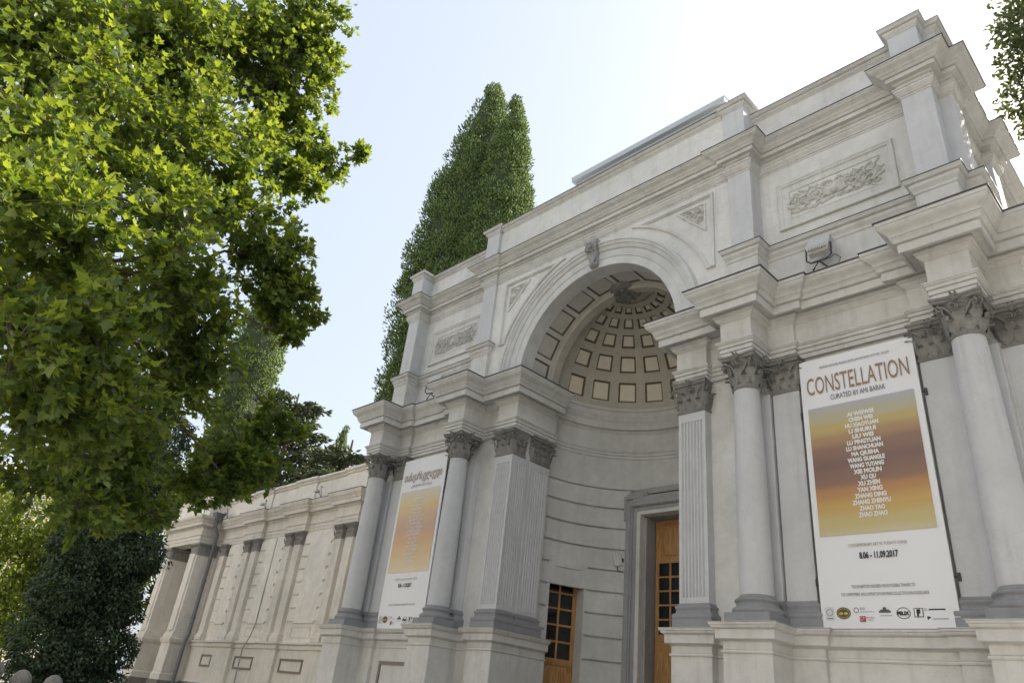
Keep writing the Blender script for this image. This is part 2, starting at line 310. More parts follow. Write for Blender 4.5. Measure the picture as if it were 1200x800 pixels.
def rosette(mb, c, out, r):
    out = Vector(out).normalized(); a = out.cross(Vector((0, 0, 1))).normalized(); bq = Vector((0, 0, 1)); c = Vector(c)
    for k in range(6):
        t = k / 6 * 2 * math.pi; d = a * math.cos(t) + bq * math.sin(t)
        acanthus(mb, c + out * .005, out, d, r * .8, r, r * .5, r * .15, 5)
    mb.add([tuple(c + out * r * .55)] + [tuple(c + out * r * .25 + (a * math.cos(q * 1.047) + bq * math.sin(q * 1.047)) * r * .35) for q in range(6)], [(0, 1 + q, 1 + (q + 1) % 6) for q in range(6)])
def column_capital(H=.585, r=.205):
    b = MB()
    b.lathe([(r, 0), (r + .022, .008), (r + .03, .022), (r + .022, .036), (r + .004, .04), (r + .004, .3), (r + .02, .4), (r + .06, .48), (r + .075, .505)], n=28)
    for k in range(8):
        a = k * math.pi / 4 + math.pi / 8; o = Vector((math.cos(a), math.sin(a), 0)); acanthus(b, o * (r + .006) + Vector((0, 0, .04)), o, (0, 0, 1), .165, .165, .065, .03)
        a = k * math.pi / 4; o = Vector((math.cos(a), math.sin(a), 0)); acanthus(b, o * (r + .006) + Vector((0, 0, .10)), o, (0, 0, 1), .16, .235, .075, .055)
    hz = .50
    for k in range(4):
        a = k * math.pi / 2 + math.pi / 4; o = Vector((math.cos(a), math.sin(a), 0)); sd = Vector((-o.y, o.x, 0))
        for s in (-1, 1):
            st = (o * math.cos(.45 * s) + sd * math.sin(.45 * s)) * (r + .03) + Vector((0, 0, .30)); tip = o * (r + .155) + sd * (.022 * s) + Vector((0, 0, .475))
            mid = (st + tip) / 2 + Vector((0, 0, .045)); b.tube([st, (st + mid) / 2 + Vector((0, 0, .01)), mid, tip], [.012, .016, .018, .016], 5)
            spiral(b, tip + Vector((0, 0, -.048)) - o * .004, o, (0, 0, 1), .052, 1.35, .016, sd * (.03 * s), 16, math.pi / 2)
        acanthus(b, o * (r + .03) + Vector((0, 0, .27)), o, (0, 0, 1), .10, .17, .06, .07)
        a = k * math.pi / 2; o = Vector((math.cos(a), math.sin(a), 0)); sd = Vector((-o.y, o.x, 0))
        for s in (-1, 1): spiral(b, o * (r + .075) + sd * (.055 * s) + Vector((0, 0, .43)), sd * -s, (0, 0, 1), .05, 1.2, .013, None, 14, -.8)
        rosette(b, o * (r + .105) + Vector((0, 0, .535)), o, .062)
    abacus(b, .305, .305, .505, H, .16)
    return b.mesh('capital', M['cap'], 0, 50)
def pilaster_capital(W, D, H=.585):
    """capital for a flat pilaster: origin bottom centre of the front face, body runs back D"""
    b = MB(); h = W / 2
    def ring(e, z): return [(-h - e, -e, z), (h + e, -e, z), (h + e, D, z), (-h - e, D, z)]
    b.loft([ring(0, 0), ring(.022, .008), ring(.026, .03), ring(.006, .04), ring(.004, .3), ring(.03, .45), ring(.05, .505)], True)
    n = max(2, round(W / .155))
    def row(nn, z, hh, cw, bul, cu):
        for i in range(nn):
            x = -h + (i + .5) * W / nn; acanthus(b, (x, -.006, z), (0, -1, 0), (0, 0, 1), cw, hh, cu, bul)
    row(n, .04, .165, W / n * .95, .028, .06)
    for i in range(n + 1):
        x = -h + i * W / n; o = Vector((0, -1, 0)) if 0 < i < n else Vector((-1 if i == 0 else 1, -1, 0)); acanthus(b, (x, -.004, .10), o, (0, 0, 1), .14, .23, .07, .05)
    for s in (-1, 1):
        nd = max(1, round(D / .17))
        for i in range(nd): acanthus(b, (s * (h + .004), .08 + i * .17, .04), (s, 0, 0), (0, 0, 1), .15, .165, .06, .03); acanthus(b, (s * (h + .004), .14 + i * .17, .10), (s, 0, 0), (0, 0, 1), .14, .23, .06, .05)
        o = Vector((s, -1, 0)).normalized(); sd = Vector((-o.y, o.x, 0)); c0 = Vector((s * h, 0, 0))
        acanthus(b, c0 + o * .02 + Vector((0, 0, .27)), o, (0, 0, 1), .10, .17, .06, .05)
        for q in (-1, 1):
            tip = c0 + o * .10 + sd * (.02 * q) + Vector((0, 0, .475)); spiral(b, tip + Vector((0, 0, -.045)), o, (0, 0, 1), .05, 1.35, .015, sd * (.03 * q), 16, math.pi / 2)
        b.tube([(s * h * .45, -.03, .30), (s * h * .65, -.06, .40), (s * h, -.07, .465)], [.012, .016, .015], 5)
        spiral(b, (s * .06, -.075, .43), Vector((-s, 0, 0)), (0, 0, 1), .048, 1.2, .013, None, 14, -.8)
    rosette(b, (0, -.085, .535), (0, -1, 0), .06)
    k = len(b.v); abacus(b, h + .06, (D + .08) / 2 + .02, .505, H, .10); b.xf(Matrix.Translation((0, (D + .08) / 2 - .075, 0)), k)
    return b.mesh('capital', M['cap'], 0, 50)
CAP_COL = column_capital(); CAP_P45 = pilaster_capital(.45, .10); CAP_P54 = pilaster_capital(.53, .40); CAP_REV = pilaster_capital(.60, .10)
# ---- columns
def base_prof(r): return [(r + .10, 1.665), (r + .115, 1.685), (r + .12, 1.71), (r + .112, 1.738), (r + .09, 1.755), (r + .075, 1.76), (r + .06, 1.78), (r + .052, 1.80), (r + .058, 1.82), (r + .066, 1.825), (r + .076, 1.838), (r + .078, 1.852), (r + .068, 1.868), (r + .03, 1.872), (r + .03, 1.892), (r + .008, 1.905), (r, 1.93)]
bm_ = MB(); bm_.lathe(base_prof(.24), n=40); BASE_ME = bm_.mesh('base', M['base'], 0)
sh = []
for i in range(15):
    t = i / 14; sh.append((.24 - .036 * max(0, (t - .25) / .75) ** 1.6, 1.925 + t * (5.145 - 1.925)))
bm_ = MB(); bm_.lathe(sh, n=44); SHAFT_ME = bm_.mesh('shaft', M['grey'], 0, 60)
bm_ = MB(); bm_.box(-.345, .345, -.345, .345, 1.522, 1.668, .006); PLINTH_ME = bm_.mesh('plinth', M['base'], 0)
for x in (-XO, -XI, XI, XO):
    c = link('column', SHAFT_ME, G, (x, YA, E)); 
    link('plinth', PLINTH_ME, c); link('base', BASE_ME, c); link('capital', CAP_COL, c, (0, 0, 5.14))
# ---- pilasters
PB = [(.085, 1.522), (.085, 1.665), (.075, 1.668), (.085, 1.685), (.09, 1.71), (.082, 1.738), (.06, 1.755), (.045, 1.76), (.035, 1.79), (.038, 1.82), (.05, 1.835), (.052, 1.852), (.045, 1.868), (.02, 1.872), (.02, 1.892), (0, 1.915), (-.03, 1.915)]
def pilaster(x0, x1, y0, y1, capme, cx, cyv, crz, mat='grey', rot=0):
    b = MB(); b.box(x0, x1, y0, y1, 1.9, 5.16, .006); s = b.build('pilaster', M[mat], G)
    b = MB(); b.sweep([(x0, y1), (x0, y0), (x1, y0), (x1, y1)], PB); b.build('base', M['base'], s)
    if capme: link('capital', capme, s, (cx, cyv, 5.14 + E), crz)
    return s
for sx in (-1, 1):
    for x0, x1 in ((3.88, 4.33), (6.12, 6.57)):
        a0, a1 = sorted((sx * x0, sx * x1)); pilaster(a0, a1, .55, .68, CAP_P45, (a0 + a1) / 2, .55, 0)
    for x0, x1 in ((3.34, 3.85), (6.60, 7.11)):
        a0, a1 = sorted((sx * x0, sx * x1)); pilaster(a0, a1, .50, .68, None, 0, 0, 0)
    a0, a1 = sorted((sx * 7.14, sx * 7.57)); pilaster(a0, a1, .68, 1.25, CAP_P45, (a0 + a1) / 2, .68, 0)
def fluted(x0, x1, y, z0, z1, n, depth=.036):
    """front face polyline with concave flutes from x0 to x1 at plane y (outward -y)"""
    m_ = .05; pitch = (x1 - x0 - 2 * m_) / n; pts = [(x0, y), (x0 + m_, y)]
    for i in range(n):
        a = x0 + m_ + i * pitch + pitch * .16; e = x0 + m_ + (i + 1) * pitch - pitch * .16
        for k in range(6): t = k / 5; pts.append((a + (e - a) * t, y + depth * math.sin(math.pi * t)))
    pts += [(x1 - m_, y), (x1, y)]
    return pts
for sx in (-1, 1):
    # corner pier: fluted to the street and to the niche
    fr = fluted(2.12, 2.655, .49, 0, 0, 7)                                     # left->right on the right-hand pier
    sd = [(2.12 + (yy - .49), xx) for xx, yy in fluted(.49, .98, .49, 0, 0, 6)]  # niche side, x = 2.12, y .49 -> .98
    loop = list(reversed(sd)) + fr[1:] + [(2.655, .98)]
    if sx < 0: loop = [(-x, y) for x, y in reversed(loop)]
    b = MB(); b.loft([[(x, y, z) for x, y in loop] for z in (2.0, 4.98)], True)
    a0, a1 = sorted((sx * 2.12, sx * 2.655)); b.box(a0 + .001, a1 - .001, .491, .979, 1.9, 2.0); b.box(a0 + .001, a1 - .001, .491, .979, 4.98, 5.16)
    s = b.build('fluted_pier', M['grey'], G)
    b = MB(); pth = [(2.12, .98), (2.12, .49), (2.655, .49), (2.655, .7)] if sx > 0 else [(-2.655, .7), (-2.655, .49), (-2.12, .49), (-2.12, .98)]
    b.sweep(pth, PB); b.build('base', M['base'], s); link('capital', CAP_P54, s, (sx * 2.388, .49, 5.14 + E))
    # reveal pilaster on the niche side
    sd = [(2.12 + (yy - .49), xx) for xx, yy in fluted(1.06, 1.68, .49, 0, 0, 7)]
    loop = list(reversed(sd)) + [(2.28, 1.06), (2.28, 1.68)]
    if sx < 0: loop = [(-x, y) for x, y in reversed(loop)]
    b = MB(); b.loft([[(x, y, z) for x, y in loop] for z in (2.0, 4.98)], True)
    a0, a1 = sorted((sx * 2.121, sx * 2.28)); b.box(a0, a1, 1.061, 1.679, 1.9, 2.0); b.box(a0, a1, 1.061, 1.679, 4.98, 5.16)
    s = b.build('fluted_pilaster', M['grey'], G)
    b = MB(); pth = [(2.28, 1.68), (2.12, 1.68), (2.12, 1.06), (2.28, 1.06)] if sx > 0 else [(-2.28, 1.06), (-2.12, 1.06), (-2.12, 1.68), (-2.28, 1.68)]
    b.sweep(pth, PB); b.build('base', M['base'], s); link('capital', CAP_REV, s, (sx * 2.12, 1.37, 5.14 + E), -sx * math.pi / 2)
    # pier core behind
    b = MB(); a0, a1 = sorted((sx * 2.14, sx * 2.6)); b.box(a0, a1, .6, 1.72, 1.5, 5.9); b.build('pier_core', M['grey'], G)

# ---- niche: curved wall with rusticated courses
NW = empty('niche_wall'); NW.parent = G
NW2 = MB()
def ring_wall(mb, r, a0, a1, z0, z1, n): mb.add([(r * math.sin(R_(a)), CY + r * math.cos(R_(a)), z) for a in [a0 + (a1 - a0) * i / n for i in range(n + 1)] for z in (z0, z1)], [(2 * i, 2 * i + 1, 2 * i + 3, 2 * i + 2) for i in range(n)])
DA0, DA1, DTOP, BDA = -78.3, -56.9, 3.10, 26.5
for s in (1, -1):
    lo, hi = sorted((s * DA0, s * DA1))
    ring_wall(NW2, CR + .065, *sorted((s * -90, s * DA0)), 0, DTOP, 4); ring_wall(NW2, CR + .065, lo, hi, DTOP, 5.1, 7); ring_wall(NW2, CR + .065, *sorted((s * -90, s * DA0)), DTOP, 5.1, 4)
    ring_wall(NW2, CR + .065, *sorted((s * DA1, s * -BDA)), 0, 5.1, 9)
ring_wall(NW2, CR + .065, -BDA, BDA, 4.6, 5.1, 12)
ring_wall(NW2, CR, -90, 90, 5.055, 5.75, 48)
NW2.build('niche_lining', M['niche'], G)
def course(a0, a1, h):
    b = MB(); n = max(2, int(abs(a1 - a0) / 3.2)); c = .014; rings = []
    for i in range(n + 1):
        a = R_(a0 + (a1 - a0) * i / n); e = 0
        rings.append([(r * math.sin(a), CY + r * math.cos(a), z) for r, z in ((CR + .07, 0), (CR + c, 0), (CR, c), (CR, h - c), (CR + c, h), (CR + .07, h))])
    b.loft(rings, True); return b.mesh('course_block', M['niche'], 0, 30)
zs = [5.055 - .4715 * k for k in range(11)]
for s in (1, -1):
    mL = {}
    for i in range(10):
        zt, zb = zs[i] - .02, zs[i + 1] + .02
        segs = []
        if zb > DTOP - .1: segs = [(-90, -BDA if zb > 4.9 else -32.5)]
        elif zt > DTOP: segs = [(-90, -32.5)]
        else: segs = [(-90, DA0 - .6), (DA1 + .6, -32.5)]
        for a0, a1 in segs:
            key = (round(a0, 1), round(a1, 1))
            if key not in mL: mL[key] = course(s * a0, s * a1, zt - zb)
            link('course_block', mL[key], NW, (0, 0, zb + E))
# niche entablature following the curve
arcp = arc(0, CY, CR, -90, 90, 44)
b = MB(); b.sweep(arcp, [(p * .8, z) for p, z in aprof]); b.build('niche_architrave', M['niche'], G)
b = MB(); b.sweep(arcp, [(-.1, 6.0), (0, 6.0), (0, 6.42)] + cyma(.01, 6.43, .05, 6.50, 5) + [(.12, 6.52), (.12, 6.60)] + cyma(.13, 6.62, .20, 6.78, 6) + [(.215, 6.79), (.215, 6.84), (.10, 6.86), (.10, 6.98)] + ovolo(.10, 6.98, .14, 7.02, 3) + [(.14, 7.06), (-.1, 7.10)]); b.build('niche_cornice', M['niche'], G)
# floor and steps
b = MB(); b.box(-2.25, 2.25, .6, 3.95, -E, .1); b.build('niche_floor', M['stone'], G)
for k in range(10): 
    b = MB(); b.box(-1.85, 1.85, .6 - .32 * (k + 1), .6 - .32 * k + .02, -E, .1 - .175 * (k + 1), .012); b.build('step', M['stone'], G)

# ---- semi-dome, barrel vault and coffers
DR, CZ = 2.16, 7.05
rows = [(5.2, 18.6), (25.0, 36.1), (41.6, 51.0), (55.4, 62.7), (66.7, 72.0)]
els = sorted([0, 74.5] + [e for r in rows for e in r])
azc = [18 * k for k in range(-4, 5)]; HW = 6.0
azs = [-90] + [a for c in azc for a in (c - HW, c + HW)] + [90]
def sp(az, el, r): return (r * math.cos(R_(el)) * math.sin(R_(az)), CY + r * math.cos(R_(el)) * math.cos(R_(az)), CZ + r * math.sin(R_(el)))
b = MB(); ids = {}
def vid(a, e):
    k = (round(a, 3), round(e, 3))
    if k not in ids: ids[k] = len(b.v); b.v.append(sp(a, e, DR))
    return ids[k]
for i in range(len(azs) - 1):
    for j in range(len(els) - 1):
        if i % 2 == 1 and j % 2 == 1: continue
        b.f.append((vid(azs[i], els[j]), vid(azs[i + 1], els[j]), vid(azs[i + 1], els[j + 1]), vid(azs[i], els[j + 1]))); b.mi.append(0)
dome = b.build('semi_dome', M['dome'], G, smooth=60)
def coffer_mesh(pt, u0, u1, v0, v1, du, dv, dk=1.0, pm='coffer'):
    """stepped brown frame around a sunk cream panel; pt(u,v,depth)"""
    b = MB(); loops = []
    for k, d in ((0, 0), (.02, .012), (.16, .014), (.17, .024), (.35, .026), (.37, .040), (.40, .040)):
        d *= dk; uu, vv = du * k, dv * k; loops.append([pt(u0 + uu, v0 + vv, d), pt(u1 - uu, v0 + vv, d), pt(u1 - uu, v1 - vv, d), pt(u0 + uu, v1 - vv, d)])
    for i in range(len(loops) - 1):
        k = len(b.v); b.cur = 0; b.add(loops[i] + loops[i + 1], [(q, (q + 1) % 4, 4 + (q + 1) % 4, 4 + q) for q in range(4)])
    b.cur = 1; b.ngon(loops[-1]); return b.mesh('coffer', [M['brown'], M[pm]], 0, 0)
for j, (e0, e1) in enumerate(rows):
    hw = HW
    k = math.cos(R_((e0 + e1) / 2)); dd = 3.6
    me = coffer_mesh(lambda a, e, d: tuple(Vector(sp(a, e, DR + d)) - Vector((0, CY, 0))), -hw, hw, e0, e1, dd / max(k, .5) * .75, dd * (.9 if j < 3 else .6))
    for a in azc: link('coffer', me, dome, (0, CY, E), -R_(a))
# oculus rings and boss
b = MB(); rr = [(90 - 74.5), 13.2, 12.6, 9.5, 9.0, 5.5]
def dome_ring(prof):
    n = 30; b = MB(); rings = []
    for i in range(n + 1):
        a = -90 + 180 * i / n; rings.append([sp(a, e, DR + d) for e, d in prof])
    b.loft(rings, False, False); return b
dome_ring([(74.5, 0), (74.5, -.03), (76.2, -.035), (76.4, .03), (79.5, .035), (79.8, -.005), (81.5, -.01), (81.7, .05), (89.9, .05)]).build('oculus_ring', M['dome'], dome)
b = MB(); b.lathe([(.02, -.20), (.10, -.19), (.16, -.15), (.25, -.12), (.33, -.09), (.37, -.05), (.38, 0), (.36, .12)], n=24)
for k in range(10):
    a = k * math.pi / 5; o = Vector((math.cos(a), math.sin(a), 0)); acanthus(b, o * .15 + Vector((0, 0, -.14)), Vector((0, 0, -1)), o, .14, .13, .03, .02); 
    a += .31; o = Vector((math.cos(a), math.sin(a), 0)); acanthus(b, o * .04 + Vector((0, 0, -.20)), Vector((0, 0, -1)), o, .09, .10, .03, .02)
b.build('boss', M['cap'], dome, E + 9.16, (0, CY - .10, 0), smooth=50)
# barrel vault strip
BR, BY0, BY1 = 2.12, .50, 1.40
bz = 7.02
def bp_(th, y, r): return (r * math.cos(th), y, bz + r * math.sin(th))
tc_ = [R_(9 + 18 * k) for k in range(10)]; bh = R_(7.4)
ths = [0 - .05] + [t for c in tc_ for t in (c - bh, c + bh)] + [math.pi + .05]; ys = [BY0, .58, 1.32, BY1]
b = MB(); ids = {}
def vid2(t, y):
    k = (round(t, 4), round(y, 4))
    if k not in ids: ids[k] = len(b.v); b.v.append(bp_(t, y, BR))
    return ids[k]
for i in range(len(ths) - 1):
    for j in range(3):
        if i % 2 == 1 and j == 1: continue
        b.f.append((vid2(ths[i], ys[j]), vid2(ths[i], ys[j + 1]), vid2(ths[i + 1], ys[j + 1]), vid2(ths[i + 1], ys[j]))); b.mi.append(0)
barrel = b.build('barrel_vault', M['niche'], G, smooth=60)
for c in tc_:
    link('coffer', coffer_mesh(lambda t, y, d: bp_(t, y, BR + d), c - bh, c + bh, .58, 1.32, R_(2.8), .105, .6, 'coffer2'), barrel, (0, 0, E))
def arch_sweep(prof, cz, th0=0.0, th1=math.pi, n=72, drop=.12):
    b = MB(); rings = []
    ts = [th0 + (th1 - th0) * i / n for i in range(n + 1)]
    rings.append([(r, y, cz - drop) for r, y in prof])
    for t in ts: rings.append([(r * math.cos(t), y, cz + r * math.sin(t)) for r, y in prof])
    rings.append([(-r, y, cz - drop) for r, y in prof])
    b.loft(rings, True); return b
arch_sweep([(2.00, 1.40), (2.00, 1.62), (2.04, 1.64), (2.20, 1.66), (2.20, 1.40), (2.12, 1.40), (2.05, 1.385)], bz).build('vault_rib', M['dome'], G)
arch_sweep([(2.115, .80), (2.115, .425), (2.125, .415), (2.30, .415), (2.305, .40), (2.315, .395), (2.48, .395), (2.485, .37), (2.50, .36), (2.53, .345), (2.57, .335), (2.575, .315), (2.60, .30), (2.64, .295), (2.645, .275), (2.70, .275), (2.705, .50)], 7.0).build('archivolt', M['arch'], G)
b = MB()                                        # console keystone
b.loft([[(-w_, y0, z), (w_, y0, z), (w_, .5, z), (-w_, .5, z)] for w_, y0, z in ((.09, .38, 9.13), (.10, .32, 9.16), (.105, .33, 9.28), (.13, .24, 9.48), (.145, .20, 9.62), (.145, .19, 9.66), (.18, .17, 9.70), (.18, .17, 9.76))], True)
for s in (-1, 1): spiral(b, (s * .15, .25, 9.58), (0, 1, 0), (0, 0, 1), .075, 1.5, .018); spiral(b, (s * .105, .36, 9.2), (0, 1, 0), (0, 0, 1), .045, 1.5, .013)
acanthus(b, (0, .31, 9.18), (0, -1, 0), (0, 0, 1), .17, .27, .07, .06); acanthus(b, (-.05, .30, 9.27), (-.4, -1, 0), (0, 0, 1), .10, .22, .05, .05); acanthus(b, (.05, .30, 9.27), (.4, -1, 0), (0, 0, 1), .10, .22, .05, .05); rosette(b, (0, .19, 9.6), (0, -1, 0), .07)
b.build('keystone', M['casing'], G, smooth=50)

# ---- attic
# centre wall with the arch cut out
b = MB(); xs_ = sorted(set([round(-3.36 + 6.72 * i / 96, 4) for i in range(97)] + [-2.16, 2.16])); top = 10.2
for i in range(len(xs_) - 1):
    x0, x1 = xs_[i], xs_[i + 1]
    zb = lambda x: 6.9 if abs(x) >= 2.16 else 7.0 + math.sqrt(max(0, 2.16 ** 2 - x * x))
    z0, z1 = zb(x0), zb(x1)
    if abs((x0 + x1) / 2) < 2.16 and (abs(x0) >= 2.16 or abs(x1) >= 2.16): z0 = 7.0 if abs(x0) >= 2.16 else z0; z1 = 7.0 if abs(x1) >= 2.16 else z1
    b.add([(x0, .46, z0), (x1, .46, z1), (x1, .46, top), (x0, .46, top), (x0, .7, z0), (x1, .7, z1), (x1, .7, top), (x0, .7, top)], [(0, 1, 2, 3), (7, 6, 5, 4), (0, 4, 5, 1)])
b.build('attic_wall', M['cream'], G, smooth=0)
atp = [(3.30, .47), (3.34, .46), (3.34, .40), (3.81, .40), (3.81, .78), (6.59, .78), (6.59, .40), (7.06, .40), (7.06, .76), (7.27, .76), (7.27, 1.24), (7.08, 1.24), (7.08, 2.9), (7.27, 2.9), (7.27, 3.4), (7.08, 3.4), (7.08, 9.0)]
sw = [(3.6, .78), (7.08, .78), (7.08, 9)]
for p in (sw, mirror(sw)):
    b = MB(); b.sweep(p, [(0, 6.9), (0, 10.2), (-.2, 10.2), (-.2, 6.9), (0, 6.9)]); b.build('attic_wall', M['cream'], G)
pedp = [(3.31, .60)] + [(3.31, .40), (3.84, .40), (3.84, .78), (6.56, .78), (6.56, .40), (7.09, .40), (7.09, .76), (7.30, .76), (7.30, 1.26), (7.08, 1.26), (7.08, 2.88), (7.30, 2.88), (7.30, 3.42), (7.08, 3.42), (7.08, 9)]
pprof = [(-.1, 6.9), (.03, 6.9), (.03, 7.88), (.045, 7.89), (.05, 7.91), (.05, 7.935)] + cyma(.055, 7.94, .085, 8.00, 4) + [(.09, 8.005), (.09, 8.06)] + ovolo(.095, 8.065, .14, 8.115, 4) + [(.15, 8.12), (.15, 8.148), (-.1, 8.17)]
for p in (pedp, mirror(pedp)):
    b = MB(); b.sweep(p, pprof); s = b.build('attic_pedestal', M['trim'], G)
    b = MB(); b.sweep(p, [(.10, 8.149), (.160, 8.149), (.162, 8.162), (-.05, 8.19), (-.05, 8.15)]); b.build('flashing', M['flash'], s)
for sx in (-1, 1):
    for x0, x1, y0, y1 in ((3.34, 3.81, .40, .82), (6.59, 7.06, .40, .82), (7.0, 7.27, .76, 1.24), (7.0, 7.27, 2.9, 3.4)):
        a0, a1 = sorted((sx * x0, sx * x1)); b = MB(); b.box(a0, a1, y0, y1, 8.16, 9.97, .006); b.build('attic_pilaster', M['grey'], G)
tprof = [(-.1, 9.95), (.012, 9.95), (.014, 9.985), (.03, 9.99)] + cyma(.032, 9.995, .065, 10.06, 5) + [(.075, 10.065), (.075, 10.115), (.09, 10.12), (.09, 10.145), (.03, 10.15), (.03, 10.235)] + ovolo(.035, 10.24, .075, 10.285, 4) + [(.155, 10.29), (.155, 10.372), (.145, 10.374), (.145, 10.384), (.172, 10.386)] + cyma(.175, 10.385, .225, 10.43, 4, True) + [(.235, 10.435)] + cyma(.24, 10.44, .35, 10.54, 6) + [(.365, 10.545), (.365, 10.575), (-.15, 10.60)]
full = mirror(atp[1:]) + atp[1:]
b = MB(); b.sweep(full, tprof); ac = b.build('attic_cornice', M['trim'], G)
b = MB(); b.sweep(full, [(.30, 10.577), (.378, 10.576), (.380, 10.590), (.30, 10.61), (-.15, 10.63), (-.15, 10.602)]); b.build('flashing', M['flash'], ac)
# parapet
def coping(path, z0, z1, out, closed=False):
    b = MB(); h = z1 - z0; b.sweep(path, [(-.05, z0 - .02), (.01, z0)] + cyma(.012, z0 + .01, out * .4, z0 + h * .35, 4) + [(out * .45, z0 + h * .4), (out * .45, z0 + h * .55)] + ovolo(out * .5, z0 + h * .57, out * .92, z0 + h * .85, 4) + [(out, z0 + h * .87), (out, z1), (-.08, z1 + .02)], closed=closed); return b
b = MB(); b.box(-3.4, 3.4, .37, .85, 10.55, 11.56); pw = b.build('parapet', M['cream'], G)
coping([(-3.3, .37), (3.3, .37)], 11.54, 11.70, .13).build('coping', M['trim'], pw)
b = MB(); b.box(-3.3, 3.3, .225, .8, 11.70, 11.715); b.build('flashing', M['flash'], pw)
for sx in (-1, 1):
    a0, a1 = sorted((sx * 3.75, sx * 7.0)); b = MB(); b.box(a0, a1, .68, .9, 10.55, 11.36); b.box(*sorted((sx * 6.9, sx * 7.1)), .9, 9, 10.55, 11.36); pw = b.build('parapet', M['cream'], G)
    pp = [(3.7, .68), (7.1, .68), (7.1, 9)]; pp = pp if sx > 0 else mirror(pp)
    coping(pp, 11.33, 11.48, .13).build('coping', M['trim'], pw)
    b = MB(); b.sweep(pp, [(.05, 11.481), (.14, 11.481), (.142, 11.494), (-.1, 11.51)]); b.build('flashing', M['flash'], pw)
    for cx, zt, extra in ((3.573, 11.56, 0), (6.825, 11.34, 1)):
        x0, x1 = cx - .235, cx + .235
        loop = [(x0, .95), (x0, .285), (x1, .285), (x1, .95)] if not extra else [(x0, .95), (x0, .285), (x1, .285), (x1, .60), (x1 + .2, .60), (x1 + .2, 1.15), (x1 - .1, 1.15)]
        if sx < 0: loop = mirror(loop)
        b = MB(); b.sweep(loop, [(0, 10.55), (0, zt)]); b.ngon([(x, y, zt) for x, y in loop]); po = b.build('parapet_post', M['grey'], G)
        coping(loop, zt - .01, zt + .18, .115).build('cap', M['trim'], po)
        b = MB(); b.ngon([(x, y, zt + .185) for x, y in loop]); b.sweep(loop, [(-.02, zt + .182), (.122, zt + .182), (.122, zt + .194), (-.02, zt + .21)]); b.build('flashing', M['flash'], po)
# relief panels in the side attic walls
def frame_sweep(x0, x1, z0, z1, y, prof):
    """picture-frame moulding on a wall facing -y; prof = (inset, out)"""
    b = MB(); rings = []
    for X, Z, dx, dz in ((x0, z0, 1, 1), (x1, z0, -1, 1), (x1, z1, -1, -1), (x0, z1, 1, -1), (x0, z0, 1, 1)): rings.append([(X + dx * i, y - o, Z + dz * i) for i, o in prof])
    b.loft(rings, False, False); return b
def ornament(b, x0, x1, z0, z1, y, seed):
    rd = random.Random(seed); W, H = x1 - x0, z1 - z0; cx, cz = (x0 + x1) / 2, (z0 + z1) / 2
    for k in range(26):                              # running vine with small leaves top and bottom of the field
        t = (k + .5) / 26; xx = x0 + .03 + (W - .06) * t
        for sg in (-1, 1):
            a = rd.uniform(-1.0, 1.0); acanthus(b, (xx, y + .004, cz + sg * H * rd.uniform(.30, .40)), (0, -1, 0), (math.cos(a) * (1 if k > 12 else -1), 0, sg * rd.uniform(-.5, .7)), .045, rd.uniform(.07, .12), .012, .008)
    for sg in (-1, 1): b.tube([(x0 + .02 + (W - .04) * i / 40, y - .004, cz + sg * H * (.36 + .07 * math.sin(i * .9))) for i in range(41)], .008, 5)
    # central winged mask
    b.lathe([(.005, 0), (.05, .012), (.08, .05), (.07, .10), (.03, .14)], 0, 0, 10); k0 = len(b.v) - 50
    b.xf(Matrix.Translation((cx, y - .03, cz - H * .22)), k0)
    for s in (-1, 1):
        for k in range(5): acanthus(b, (cx + s * .03, y - .006, cz - H * .2), (0, -1, 0), (s * math.cos(.25 + k * .28), 0, math.sin(.25 + k * .28)), .065, .20 + .018 * k, .014, .01)
        sgn = 1; px = cx + s * .17; n = 2; st = (W / 2 - .2) / n
        for k in range(n):
            c = (px + s * st * (k + .5), y - .015, cz + sgn * H * .03); r = min(st * .52, H * .34)
            spiral(b, c, (-s, 0, 0), (0, 0, sgn), r, 1.7, .012, None, 30, .2)
            for q in range(16):
                a = q * .9 + rd.random() * .3; d = Vector((math.cos(a), 0, math.sin(a))); acanthus(b, Vector(c) + d * r * (.45 + .6 * rd.random()) + Vector((0, .01, 0)), (0, -1, 0), (d + Vector((rd.uniform(-.9, .9), 0, rd.uniform(-.9, .9)))), r * .34, r * rd.uniform(.38, .6), .012, .008)
            rosette(b, (c[0], y - .012, c[2]), (0, -1, 0), r * .32)
            e = (px + s * st * (k + 1), y - .012, cz - sgn * H * .25); acanthus(b, e, (0, -1, 0), (s, 0, sgn * .9), .06, .15, .014, .01); acanthus(b, (e[0], e[1], cz + sgn * H * .22), (0, -1, 0), (s, 0, -sgn * .5), .05, .13, .014, .01)
            sgn = -sgn
for sx in (-1, 1):
    cx = 5.205 * sx; P = empty('relief_panel', (0, 0, 0)); P.parent = G
    frame_sweep(cx - 1.05, cx + 1.05, 8.475, 9.545, .78, [(0, 0), (0, .045), (.012, .055), (.035, .055), (.05, .04), (.065, .035), (.085, .035), (.10, .012), (.11, .012), (.21, .012), (.215, .02), (.235, .02), (.245, -.03), (.26, -.035)]).build('frame', M['trim'], P)
    b = MB(); b.ngon([(cx - .80, .778, 8.70), (cx + .80, .778, 8.70), (cx + .80, .778, 9.31), (cx - .80, .778, 9.31)]); b.build('field', M['cream'], P, smooth=0)
    b = MB(); ornament(b, cx - .78, cx + .78, 8.74, 9.27, .775, 3); b.build('ornament', M['relief'], P, smooth=50)
